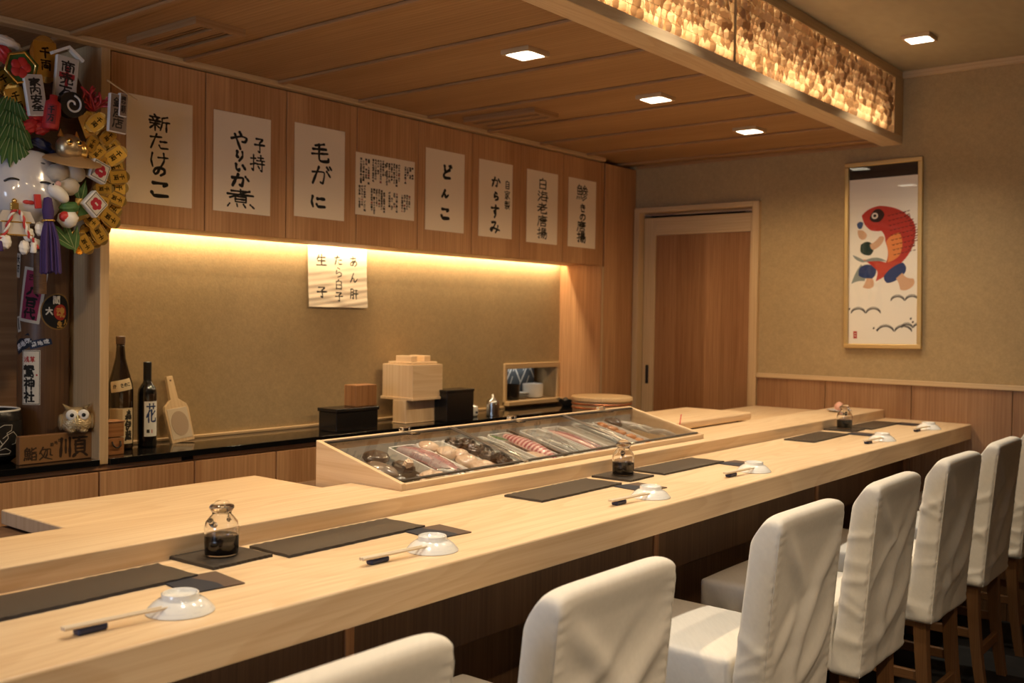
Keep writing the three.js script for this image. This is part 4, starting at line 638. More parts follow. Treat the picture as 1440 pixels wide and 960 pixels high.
// shellfish lying loose at the first pane
const clamL = ['grey brown gaper clam lying by the case side', 'round dark abalone shell lying at the case back', 'small pale piece of shellfish meat', 'pale ruffled shellfish meat in an open dark shell', 'dark clam shell between the abalone and first tray'];
food('gaper_clam', blob(0.042, 0.75, 0.42, 1.25, 0.05, 3), clamGrey, clamL[0], 1.945, 0.5, 0.02, 0.35, 'shellfish');
food('abalone', blob(0.036, 1.2, 0.5, 1.0, 0.09, 6), shellD, clamL[1], 2.0, 0.78, 0.018, 0.2, 'shellfish');
food('abalone', blob(0.03, 0.8, 0.55, 1.1, 0.08, 7), shellD, clamL[4], 2.035, 0.52, 0.016, 0.6, 'shellfish');
food('shell_meat', blob(0.016, 1.2, 0.7, 0.8, 0.2, 7), pale, clamL[2], 2.025, 0.42, 0.038, 0.4, 'shellfish');
{ const o = thing('open_shell', clamL[3], 'shellfish'); lay(o, 2.015, 0.15, 0.018, 0.25); part(o, 'shell', blob(0.04, 1.25, 0.35, 0.75, 0.04, 4), shellD); const m = part(o, 'meat', blob(0.036, 1.35, 0.42, 0.7, 0.2, 6), pale); m.position.set(0.012, 0.014, 0.004); }
food('crushed_ice', mergeGeometries(Array.from({ length: 90 }, () => clean(ball(rr(0.004, 0.008), rr(-0.085, 0.09), 0, rr(-0.13, 0.13), 1, 0.5, 1, 6)))), phys({ color: lin(0.86, 0.88, 0.88), roughness: 0.15, transmission: 0.3, thickness: 0 }), 'crushed ice under the loose shellfish', 1.975, 0.5, 0.002, 0, 'ice').userData.kind = 'stuff';
// trays
const leafG = loft(0.07, 0.035, 0.002, (t) => [Math.sin(Math.PI * t) + 0.02, 1], 10, 8);
const leafL = ['under the red snapper fillet', 'beside the scallops', 'at the head of the striped pink fillet', 'at the end of the striped pink fillet'];
[[2.115, 0.86, 0.016, 0.5], [2.20, 0.14, 0.016, -0.4], [2.565, 0.84, 0.02, 0.6], [2.63, 0.1, 0.014, 0.4]].forEach(([x, t, h, r], i) => food('garnish_leaf', leafG, M.green, 'green garnish leaf ' + leafL[i], x, t, h, r, 'leaf', 'garnish leaves'));
food('snapper_fillet', loft(0.235, 0.075, 0.02, filletP, 30, 16, 0.004, 0.05), pinkSkin, 'pinkish red snapper fillet with silvery skin', 2.158, 0.5, 0.018, -0.05);
food('snapper_fillet', loft(0.13, 0.05, 0.02, filletP, 24, 14, 0.006, 0.08), pinkSkin, 'short dark pink fillet piled on the snapper tray', 2.128, 0.66, 0.022, 0.2);
for (const [x, t, r, l] of [[2.128, 0.2, 0.5, 'silvery fish gill piece at the tray front beside the shells'], [2.152, 0.17, 0.2, 'silvery fish gill piece next to the snapper tail']]) food('fish_piece', loft(0.075, 0.026, 0.01, filletP, 14, 10, 0.008, 0.15), silver, l, x, t, 0.024, r);
[[2.225, 0.8, 1, 'back of its tray'], [2.25, 0.62, 1.05, 'middle of its tray by the snapper'], [2.285, 0.55, 0.9, 'middle of its tray by the turban shells'], [2.262, 0.38, 1.1, 'heap centre'], [2.272, 0.18, 1.3, 'front of its tray, the largest']].forEach(([x, t, s, l]) => food('scallop', blob(0.031 * s, 1.05, 0.55, 1.0, 0.05, 4), pale, 'pale peach scallop at the ' + l, x, t, 0.026, rr(-0.5, 0.5), 'scallop', 'scallops in the second tray'));
[[2.345, 0.82], [2.39, 0.76], [2.36, 0.62], [2.4, 0.55], [2.372, 0.42], [2.41, 0.34], [2.385, 0.22]].forEach(([x, t], i) => food('turban_shell', blob(0.024, 1.1, 0.7, 1.1, 0.2, 9), shellD, 'dark knobbly turban shell heaped in the third tray', x, t, 0.024, i, 'shellfish', 'turban shells in the third tray'));
food('silver_fish', loft(0.23, 0.03, 0.014, fishP, 26, 12, 0.006), silver, 'silver skinned fish just behind the first glazing bar', 2.468, 0.52, 0.018, 0.02);
food('silver_fish', loft(0.22, 0.028, 0.013, fishP, 26, 12, -0.004), silver, 'silver skinned fish next to the striped pink fillet tray', 2.497, 0.5, 0.018, 0.03);
food('pink_fillet', loft(0.225, 0.06, 0.02, filletP, 30, 16, 0.006), striped, 'pink fillet with a herringbone of red stripes', 2.612, 0.5, 0.022, -0.04);
food('white_fish_slice', loft(0.12, 0.05, 0.012, filletP, 18, 12, 0.004, 0.12), pale, 'pale flaky fish slice at the front of the striped fillet tray', 2.575, 0.22, 0.018, 0.05);
{ const wrap = phys({ color: lin(0.8, 0.8, 0.78), roughness: 0.2, transmission: 0.75, thickness: 0, clearcoat: 0.6 });
  food('wrapped_fish', loft(0.2, 0.045, 0.018, fishP, 26, 12, 0.006), silver, 'silver fish in crinkled clear wrap by the partition', 2.742, 0.46, 0.018, 0.12);
  food('wrapped_fish', loft(0.2, 0.035, 0.015, fishP, 26, 12, -0.006), silver, 'second silver fish in crinkled clear wrap', 2.775, 0.42, 0.018, 0.06);
  food('plastic_wrap', blob(0.05, 0.95, 0.25, 1.7, 0.09, 9, 26), wrap, 'crinkled clear plastic wrap over the silver fish', 2.755, 0.62, 0.026, 0.1, 'wrap'); }
food('red_fish_slice', loft(0.21, 0.032, 0.014, filletP, 24, 12, 0.006), redSkin, 'long slice of fish with red skin', 2.868, 0.52, 0.018, 0.06);
food('red_fish_slice', loft(0.2, 0.03, 0.014, filletP, 24, 12, -0.004), pinkSkin, 'long pink fish slice at the second glazing bar', 2.9, 0.48, 0.018, 0.08);
food('glass_dish', rb(0.075, 0.012, 0.25, 0.004), phys({ color: lin(0.62, 0.58, 0.5), roughness: 0.25, transmission: 0.3, thickness: 0 }), 'cloudy covered dish beside the second glazing bar', 2.965, 0.5, 0.02, 0, 'dish');
[[3.035, 0.03], [3.062, 0.02], [3.09, 0.05]].forEach(([x, r], i) => food('saury', loft(0.245, 0.026, 0.016, fishP, 28, 12, 0.003), silver, 'slim shining saury, ' + ['beside the glazing bar', 'in the middle of its tray', 'beside the sea urchin'][i], x, 0.52, 0.02, r, 'fish', 'saury in the eighth tray'));
[0.84, 0.7, 0.56, 0.42, 0.28, 0.14].forEach((t, i) => food('sea_urchin', blob(0.018, 1.0, 0.5, 1.25, 0.1, 6), orange, 'orange tongue of sea urchin in the narrow tray', 3.185 + (i % 2) * 0.008, t, 0.018, i * 0.5, 'sea urchin', 'sea urchin in the ninth tray'));
{ const prawn = phys({ color: lin(0.5, 0.46, 0.38), roughness: 0.2, clearcoat: 0.7 });
  [[3.29, 0.62, 0.4, 'at the back'], [3.33, 0.48, 0.7, 'in the middle'], [3.375, 0.3, 0.9, 'at the front']].forEach(([x, t, r, l]) => { const o = thing('prawn', 'grey translucent prawn lying in the case end, ' + l, 'prawn', [0, 0, 0], 0, 'prawns in the case end'); lay(o, x, t, 0.022, r);
    part(o, 'body', loft(0.15, 0.032, 0.016, fishP, 26, 12, 0.02), prawn);
    for (const s of [-1, 1]) part(o, 'feeler', tube([[0, 0.006, -0.07], [s * 0.02, 0.012, -0.05], [s * 0.05, 0.01, -0.01], [s * 0.055, 0.004, 0.05]], 0.0008, 16, 4), prawn);
    for (let k = 0; k < 5; k++) part(o, 'leg', tube([[0.012, 0, -0.03 + k * 0.016], [0.03, 0.004, -0.026 + k * 0.016], [0.038, -0.003, -0.02 + k * 0.016]], 0.0011, 6, 4), prawn); });
  food('dark_fish', blob(0.03, 0.9, 0.6, 1.2, 0.08, 5), shellD, 'dark rounded fish piece behind the prawns', 3.25, 0.82, 0.024, 0.3); }
// ---------- things on the black shelf
// a bent patch on an upright cylinder: centre angle (0 faces +z), size, height
function patch(r, a0, w, h, y, spin = 0, nx = 12, ny = 6) {
  const g = new THREE.PlaneGeometry(w, h, nx, ny), P = g.attributes.position, c = Math.cos(spin), s = Math.sin(spin);
  for (let i = 0; i < P.count; i++) { const u = P.getX(i) * c - P.getY(i) * s, v = P.getX(i) * s + P.getY(i) * c, a = a0 + u / r; P.setXYZ(i, Math.sin(a) * r, y + v, Math.cos(a) * r); }
  g.computeVertexNormals(); return g;
}
const face = (x, z) => Math.atan2(-x, -z); // angle towards the camera's side
{ const p = atZ(169, 600, -3.575), o = thing('sake_bottle', 'large dark brown sake bottle with a cream label, behind the small wooden box', 'bottle', [p.x, SHELF, -3.575], 0, 'bottles by the slim post');
  const glassD = phys({ color: lin(0.016, 0.008, 0.004), roughness: 0.07, clearcoat: 0.5 }), a = face(p.x, -3.575);
  part(o, 'flask', lathe([[0, 0], [0.044, 0], [0.047, 0.006], [0.047, 0.225], [0.044, 0.25], [0.03, 0.3], [0.019, 0.345], [0.0155, 0.385], [0.0155, 0.402], [0, 0.402]], 36), glassD, 'dark brown glass');
  part(o, 'cap', lathe([[0.0165, 0.398], [0.0175, 0.4], [0.0175, 0.425], [0.016, 0.429], [0, 0.429]], 24), std({ color: lin(0.1, 0.055, 0.03), roughness: 0.4 }), 'brown cap');
  part(o, 'label', patch(0.0475, a + 0.1, 0.1, 0.135, 0.09), printed(220, 300, (c, w, h) => { fill(c, w, h, '#cdbb97'); c.fillStyle = '#b39a72'; c.fillRect(8, 8, 110, 150); column(c, '森伊蔵', 140, 20, 80, 86, 11, '#171310', 62); }), 'cream paper label with brush writing');
  const nl = patch(0.0445, a + 0.1, 0.082, 0.042, 0.243, 0.18), P = nl.attributes.position; for (let i = 0; i < P.count; i++) { const y = P.getY(i), k = y < 0.225 ? 1.08 : y < 0.25 ? 1.08 - (y - 0.225) * 2.5 : 1.0175 - (y - 0.25) * 6.2; P.setX(i, P.getX(i) * k); P.setZ(i, P.getZ(i) * k); } nl.computeVertexNormals();
  part(o, 'neck_label', nl, printed(160, 90, (c, w, h) => { fill(c, w, h, '#cdbb97'); ['か', 'め', 'き', 'の', 'こ'].forEach((ch, i) => brush(c, ch, 18 + i * 26, 28, 26, 4, '#171310', 34)); }), 'tilted cream neck label'); }
{ const p = atY(198, 626, SHELF), o = thing('wine_bottle', 'slender black bottle with a white label and blue writing', 'bottle', [p.x, SHELF, -3.56], 0, 'bottles by the slim post'), a = face(p.x, -3.56);
  part(o, 'flask', lathe([[0, 0], [0.033, 0], [0.036, 0.005], [0.036, 0.205], [0.033, 0.225], [0.017, 0.25], [0.0145, 0.262], [0.0145, 0.32], [0, 0.32]], 36), phys({ color: lin(0.006, 0.006, 0.006), roughness: 0.06, clearcoat: 0.5 }), 'black glass');
  part(o, 'capsule', lathe([[0.0152, 0.25], [0.0155, 0.325], [0.0145, 0.329], [0, 0.329]], 24), std({ color: lin(0.01, 0.01, 0.012), roughness: 0.35 }));
  part(o, 'label', patch(0.0365, a + 0.45, 0.055, 0.135, 0.11), printed(120, 300, (c, w, h) => { fill(c, w, h, '#dfe0dd'); brush(c, '花', 14, 16, 92, 11, '#1c3566', 170); c.fillStyle = '#b03030'; c.fillRect(60, 240, 8, 30); c.fillStyle = '#222'; c.fillRect(20, 240, 24, 30); }), 'white label with blue brush writing'); }
{ const p = atY(163, 639, SHELF), o = thing('spice_box', 'small stacked wooden spice box with an iron ring pull', 'box', [p.x, SHELF, -3.455]);
  const m = std({ map: woodT.door, roughness: 0.45 });
  part(o, 'body', grain(merge([span(-0.04, 0.028, 0, 0.062, -0.03, 0.03)]), 0), m); part(o, 'lid', grain(span(-0.04, 0.028, 0.065, 0.118, -0.03, 0.03), 0), m); part(o, 'lid_top', grain(span(-0.043, 0.031, 0.118, 0.124, -0.033, 0.033), 0), m);
  part(o, 'pull', tube([[-0.02, 0.05, 0.031], [-0.018, 0.035, 0.037], [-0.004, 0.027, 0.039], [0.01, 0.035, 0.037], [0.012, 0.05, 0.031]], 0.003, 20, 6), M.black, 'black iron ring pull'); }
{ // grater board leaning on the wall
  const a = atY(234, 622, SHELF), b = atY(266.5, 619, SHELF), o = thing('grater_board', 'pale wooden paddle shaped grater board leaning on the wall', 'grater', [(a.x + b.x) / 2, SHELF, -3.585]);
  const g = extr([[-0.052, 0], [0.052, 0], [0.055, 0.13], [0.05, 0.15], [0.018, 0.175], [0.014, 0.27], [-0.014, 0.27], [-0.018, 0.175], [-0.05, 0.15], [-0.055, 0.13]], 0.012, 0.0025);
  const q = part(o, 'paddle', grain(g, 1), M.frame), s = part(o, 'grating_face', extr(oval(0.038, 0.05), 0.002).translate(0, 0.075, 0.0148), std({ color: lin(0.36, 0.26, 0.17), roughness: 0.8 }), 'worn brown oval');
  const e = part(o, 'face_plate', span(-0.046, 0.046, 0.014, 0.138, 0.0135, 0.0158), std({ color: lin(0.52, 0.42, 0.29), roughness: 0.7 })), h = part(o, 'hole', new THREE.CylinderGeometry(0.004, 0.004, 0.018, 12).rotateX(Math.PI / 2).translate(0, 0.252, 0.0062), M.dark);
  o.rotation.set(-0.24, 0, 0.1, 'YXZ'); }
{ const o = thing('lacquer_box', 'low black lacquer box under the little wooden box', 'box', [3.105, SHELF, -3.465]); part(o, 'body', span(-0.125, 0.125, 0, 0.088, -0.06, 0.06), M.black); part(o, 'lid', span(-0.13, 0.13, 0.088, 0.104, -0.065, 0.065), M.black); }
single('wooden_cup', grain(merge([span(-0.065, 0.065, 0, 0.098, -0.04, 0.04)]), 1, 0.4), M.door, 'little square wooden box standing on the low lacquer box', 'box', [3.185, SHELF + 0.104, -3.475]);
{ const o = thing('hinoki_box', 'tall pale hinoki box with a lid and two lid bars', 'box', [3.575, SHELF, -3.525]);
  part(o, 'base', grain(merge([span(-0.115, 0.1, 0, 0.112, -0.02, 0.07), span(-0.118, 0.103, 0, 0.006, -0.023, 0.073)]), 1, 0.2), M.hinoki);
  part(o, 'body', grain(span(-0.105, 0.105, 0.125, 0.285, -0.105, 0.105), 0, 0.7), M.hinoki); part(o, 'bottom_rim', grain(span(-0.112, 0.112, 0.112, 0.126, -0.112, 0.112), 0), M.hinoki);
  part(o, 'lid', grain(span(-0.092, 0.092, 0.285, 0.297, -0.08, 0.08), 0), M.hinoki); for (const x of [-0.047, 0.047]) part(o, 'lid_bar', grain(span(x - 0.022, x + 0.022, 0.297, 0.326, -0.05, 0.055), 2), M.hinoki); }
{ const o = thing('lacquer_case', 'upright black lacquer case right of the hinoki box', 'box', [3.745, SHELF, -3.42]); part(o, 'body', span(-0.085, 0.115, 0, 0.145, -0.05, 0.05), M.black); part(o, 'lid', span(-0.088, 0.118, 0.145, 0.158, -0.053, 0.053), M.black); }
{ const mk = (x, z, s, l) => { const o = thing('ceramic_pot', l, 'pot', [x, SHELF, z]); part(o, 'body', lathe([[0, 0], [0.024 * s, 0], [0.03 * s, 0.01 * s], [0.031 * s, 0.04 * s], [0.027 * s, 0.044 * s], [0, 0.044 * s]], 24), M.china); part(o, 'lid', lathe([[0.029 * s, 0.045 * s], [0.026 * s, 0.052 * s], [0.008 * s, 0.056 * s], [0.008 * s, 0.064 * s], [0, 0.066 * s]], 24), M.china); part(o, 'mark', rb(0.016, 0.012, 0.002, 0.001, 0.0, 0.022, 0.03 * s), M.navy, 'dark painted mark'); };
  mk(3.985, -3.49, 1.05, 'small white lidded pot beside the steel shaker'); mk(4.02, -3.545, 0.9, 'smaller white lidded pot behind the other pot'); }
{ const o = thing('steel_shaker', 'small steel shaker with a domed top', 'shaker', [4.075, SHELF, -3.425]); part(o, 'body', lathe([[0, 0], [0.034, 0], [0.035, 0.003], [0.035, 0.066], [0.033, 0.07], [0, 0.07]], 28), M.steel); part(o, 'cap', lathe([[0.034, 0.07], [0.033, 0.082], [0.018, 0.092], [0.009, 0.1], [0.008, 0.112], [0.004, 0.117], [0, 0.118]], 28), M.steel, 'shiny domed cap'); }
{ const o = thing('dark_bowl', 'dark fluted bowl in the corner of the black shelf', 'bowl', [4.85, SHELF, -3.5]); const g = lathe([[0, 0], [0.03, 0], [0.036, 0.012], [0.06, 0.04], [0.063, 0.043], [0.058, 0.043], [0.033, 0.014], [0, 0.01]], 48), P = g.attributes.position; for (let i = 0; i < P.count; i++) { const a = Math.atan2(P.getZ(i), P.getX(i)), k = 1 + 0.06 * Math.cos(a * 8) * Math.min(1, P.getY(i) / 0.04); P.setX(i, P.getX(i) * k); P.setZ(i, P.getZ(i) * k); P.setY(i, P.getY(i) + (P.getY(i) > 0.03 ? 0.006 * Math.cos(a * 8) : 0)); } g.computeVertexNormals(); part(o, 'bowl', g, std({ color: lin(0.03, 0.025, 0.02), roughness: 0.35 })); }
{ // sushi tub with copper hoops, on a stand behind the case
  const o = thing('rice_tub', 'round pale wooden rice tub with copper hoops behind the fish case', 'tub', [4.11, 0.95, -2.76]); const r = 0.145;
  part(o, 'stave_wall', grain(lathe([[0, 0], [r * 0.96, 0], [r, 0.095], [r - 0.012, 0.097], [r - 0.014, 0.08], [0, 0.08]], 48), 1), M.frame);
  part(o, 'lid', grain(lathe([[0, 0.097], [r + 0.004, 0.097], [r + 0.006, 0.101], [r + 0.006, 0.116], [r, 0.12], [0, 0.121]], 48), 0, 0.2), M.frame);
  const copper = std({ color: lin(0.6, 0.24, 0.12), metalness: 1, roughness: 0.3 }); for (const y of [0.066, 0.086]) part(o, 'hoop', new THREE.TorusGeometry(r * 0.975 + y * 0.035, 0.0045, 8, 56).rotateX(Math.PI / 2).translate(0, y, 0), copper, 'copper hoop');
  const s = thing('side_stand', 'dark stand carrying the rice tub', 'stand', [4.11, 0.045, -2.76]); part(s, 'top', span(-0.17, 0.17, 0.88, 0.905, -0.17, 0.17), M.dark); for (const [a, b] of [[-1, -1], [1, -1], [-1, 1], [1, 1]]) part(s, 'leg', bx(0.03, 0.925, 0.03, a * 0.15, 0.4175, b * 0.15), M.dark);
}
{ // serving hatch: timber lined opening with crockery inside
  const o = struct('window_2', null, null, 'small timber lined serving hatch in the tan wall', 'hatch'), D = 0.3;
  o.position.set(4.7165, 0.94, ZN);
  const f = (n, ...a) => part(o, n, grain(span(...a), a[1] - a[0] > 0.1 ? 0 : 1), M.frame);
  f('hatch_frame', -0.262, 0.266, 0.209, 0.24, -0.1, 0.012); f('hatch_frame', -0.262, -0.24, 0.0, 0.209, -0.1, 0.012); f('hatch_frame', 0.24, 0.266, 0.0, 0.209, -0.1, 0.012); f('hatch_ledge', -0.262, 0.266, 0.0, 0.024, -D, 0.045);
  part(o, 'hatch_lining', merge([bx(0.01, 0.3, D, 0.29, 0.12, -D / 2 - 0.1), bx(0.01, 0.3, D, -0.29, 0.12, -D / 2 - 0.1), bx(0.6, 0.01, D, 0, 0.245, -D / 2 - 0.1), bx(0.6, 0.3, 0.01, 0, 0.12, -D - 0.1), bx(0.6, 0.01, D, 0, -0.005, -D / 2 - 0.1)]), M.wall);
  const nM = printed(256, 256, (c, w, h) => { fill(c, w, h, '#4a5560'); c.strokeStyle = '#cfd3d2'; c.lineWidth = 9; for (const x of [-30, 90, 210]) { c.beginPath(); c.moveTo(x - 60, 170); c.lineTo(x, 20); c.lineTo(x + 60, 170); c.stroke(); } c.lineWidth = 6; for (const x of [20, 60, 140, 190]) { c.beginPath(); c.moveTo(x, 200); c.lineTo(x + 26, 120); c.stroke(); c.beginPath(); c.moveTo(x + 30, 80); c.lineTo(x + 44, 30); c.stroke(); } });
  single('hatch_curtain', sheet(0.31, 0.2, 0.004), nM, 'slate blue curtain with white diamond lines inside the hatch', 'curtain', [4.775, 1.085, ZN - 0.15]);
  single('white_bowl', lathe([[0, 0], [0.04, 0], [0.062, 0.01], [0.064, 0.085], [0.06, 0.086], [0.057, 0.014], [0, 0.012]], 36), M.china, 'white straight sided bowl inside the hatch', 'bowl', [4.815, 0.964, ZN - 0.065]);
  single('black_cup', lathe([[0, 0], [0.046, 0], [0.05, 0.006], [0.052, 0.09], [0.048, 0.09], [0.045, 0.012], [0, 0.01]], 32), M.black, 'black cup inside the hatch', 'cup', [4.6, 0.964, ZN - 0.06]);
  for (let k = 0; k < 3; k++) single('saucer', lathe([[0, 0], [0.03, 0], [0.05, 0.01], [0.048, 0.012], [0.028, 0.004], [0, 0.004]], 28), M.china, `white saucer inside the hatch, ${['lowest', 'middle one', 'topmost'][k]} of its stack`, 'saucer', [4.71, 0.964 + k * 0.0125, ZN - 0.075], 'saucers in the hatch');
}
{ // kitchen lamp beyond the hatch
  const c = lin(1, 0.9, 0.76); single('kitchen_lamp', bx(0.3, 0.008, 0.03), glow(c, 3), 'small lamp inside the serving hatch', 'lamp', [4.72, 1.178, ZN - 0.11]);
  const l = new THREE.RectAreaLight(c, 5, 0.3, 0.03); l.position.set(4.72, 1.172, ZN - 0.11); l.rotation.x = -Math.PI / 2; scene.add(l);
}
{ // framed print
  const o = thing('framed_print', 'tall gilt framed print of a figure carrying a giant red fish', 'picture', [XF - 0.004, 1.313, -1.83], -Math.PI / 2);
  const W = 0.405, H = 0.985, f = 0.023; o.rotation.set(0, -Math.PI / 2, 0.016);
  const z = [-W / 2, W / 2], inn = W / 2 - f, ih = H / 2 - f, c0 = H / 2;
  const fr = (x0, x1, y0, y1) => part(o, 'frame', span(x0, x1, y0, y1, 0, 0.022, 0.004), M.brass, 'gilt frame bar');
  fr(-W / 2, W / 2, 0, f); fr(-W / 2, W / 2, H - f, H); fr(-W / 2, -inn, f, H - f); fr(inn, W / 2, f, H - f);
  part(o, 'backing', bx(W - 0.01, H - 0.01, 0.004, 0, c0, 0.002), M.black);
  const art = printed(512, 1368, (c) => {
    c.scale(512 / 275, 1368 / 735); c.translate(-115, -155);
    c.fillStyle = '#efe8da'; c.fillRect(115, 155, 275, 735); c.fillStyle = '#17120f'; c.fillRect(115, 155, 275, 52);
    const poly = (col, pts, close = true) => { c.beginPath(); pts.forEach((p, i) => { if (!i) c.moveTo(...p); else if (p.length === 2) c.lineTo(...p); else c.quadraticCurveTo(...p); }); if (close) c.closePath(); c.fillStyle = col; c.fill(); };
    poly('#8a928c', [[125, 640], [140, 590, 165, 560], [190, 590, 180, 630], [150, 625, 125, 640]]);
    poly('#2c3f6e', [[160, 575], [185, 548, 225, 575], [232, 610, 205, 622], [170, 618, 155, 606], [152, 588, 160, 575]]);
    poly('#d2a987', [[188, 618], [212, 620], [222, 640, 214, 655], [195, 668, 172, 655], [182, 640, 188, 618]]);
    poly('#b8372b', [[166, 358], [190, 326, 240, 322], [310, 330, 345, 365], [388, 400, 378, 455], [372, 515, 325, 560], [290, 600, 225, 632], [232, 605, 232, 590], [205, 560, 172, 540], [230, 545, 265, 556], [282, 520, 262, 470], [262, 440, 245, 425], [200, 430, 182, 402], [172, 384, 166, 358]]);
    poly('#e08a4a', [[265, 470], [282, 440, 318, 436], [340, 480, 318, 530], [295, 552, 270, 556], [280, 520, 265, 470]]);
    poly('#c24a33', [[205, 545], [240, 560, 275, 556], [330, 545, 322, 568], [280, 602, 228, 630], [235, 600, 228, 585], [222, 560, 205, 545]]);
    c.strokeStyle = '#7a1f18'; c.lineWidth = 4; for (let i = 0; i < 15; i++) { const a = i / 14, x = 335 + Math.sin(a * 2.6) * 44, y = 360 + a * 150; c.beginPath(); c.moveTo(x - 8, y); c.lineTo(x + 8 + (i % 2) * 5, y - 8); c.stroke(); }
    c.strokeStyle = '#3a1410'; c.lineWidth = 2.5; for (let r = 0; r < 6; r++) for (let k = 0; k < 9; k++) { c.beginPath(); c.arc(275 + r * 15 + k * 3, 360 + k * 20 - r * 3, 6, 0.4, 2.4); c.stroke(); }
    poly('#2a1512', [[222, 335], [250, 330, 258, 360], [252, 380, 236, 388], [206, 392, 198, 372], [202, 350, 222, 335]]);
    c.fillStyle = '#e9ded0'; c.beginPath(); c.arc(219, 362, 13, 0, 7); c.fill(); c.fillStyle = '#1b1310'; c.beginPath(); c.arc(219, 362, 6.5, 0, 7); c.fill();
    poly('#efe6d8', [[170, 372], [178, 410, 215, 426], [195, 428, 180, 408], [168, 390, 170, 372]]);
    poly('#39507c', [[146, 392], [158, 376, 172, 388], [172, 404, 164, 412], [150, 416, 146, 392]]); poly('#d2a987', [[150, 418], [178, 414, 188, 440], [184, 460, 168, 458], [148, 450, 150, 418]]);
    poly('#26392f', [[164, 478], [190, 455, 212, 480], [222, 510, 200, 524], [172, 524, 162, 508], [160, 490, 164, 478]]);
    poly('#d2a987', [[200, 478], [225, 470, 238, 448], [262, 444, 256, 462], [245, 492, 214, 502], [202, 500, 200, 478]]);
    poly('#8a928c', [[130, 520], [160, 532, 178, 545], [230, 520, 268, 552], [210, 545, 172, 552], [140, 545, 130, 520]]);
    poly('#2c3f6e', [[258, 610], [285, 570, 330, 558], [352, 575, 340, 600], [305, 640, 270, 640], [254, 628, 258, 610]]); poly('#d2a987', [[305, 622], [330, 600], [340, 625, 372, 624], [384, 640, 368, 658], [345, 678, 322, 668], [318, 640, 305, 622]]);
    c.strokeStyle = '#3c3b39'; for (const [x, y, s] of [[340, 705, 1], [185, 755, 1.1], [300, 830, 1.25], [372, 815, 0.8]]) for (const sx of [-1, 1]) for (let k = 0; k < 3; k++) { c.lineWidth = 1.5 + k; c.beginPath(); c.arc(x + sx * 28 * s, y + 14 * s + k * 4, 30 * s, Math.PI * 1.15, Math.PI * 1.85); c.stroke(); }
    c.fillStyle = '#3c3b39'; for (const [x, y] of [[118, 745], [218, 825], [232, 832], [364, 786], [372, 800]]) { c.beginPath(); c.ellipse(x, y, 3.5, 5, 0.4, 0, 7); c.fill(); }
    c.fillStyle = '#b23a2e'; c.fillRect(135, 838, 15, 30); c.fillStyle = '#efe8da'; c.fillRect(139, 846, 7, 3); c.fillRect(139, 856, 7, 3);
  });
  part(o, 'print', new THREE.PlaneGeometry(W - 2 * f, H - 2 * f).translate(0, c0, 0.0065), art, 'print of a blue trousered figure hugging a giant red fish above waves');
  part(o, 'glass_pane', bx(W - 2 * f, H - 2 * f, 0.002, 0, c0, 0.013), M.pane, 'clear picture glass');
}
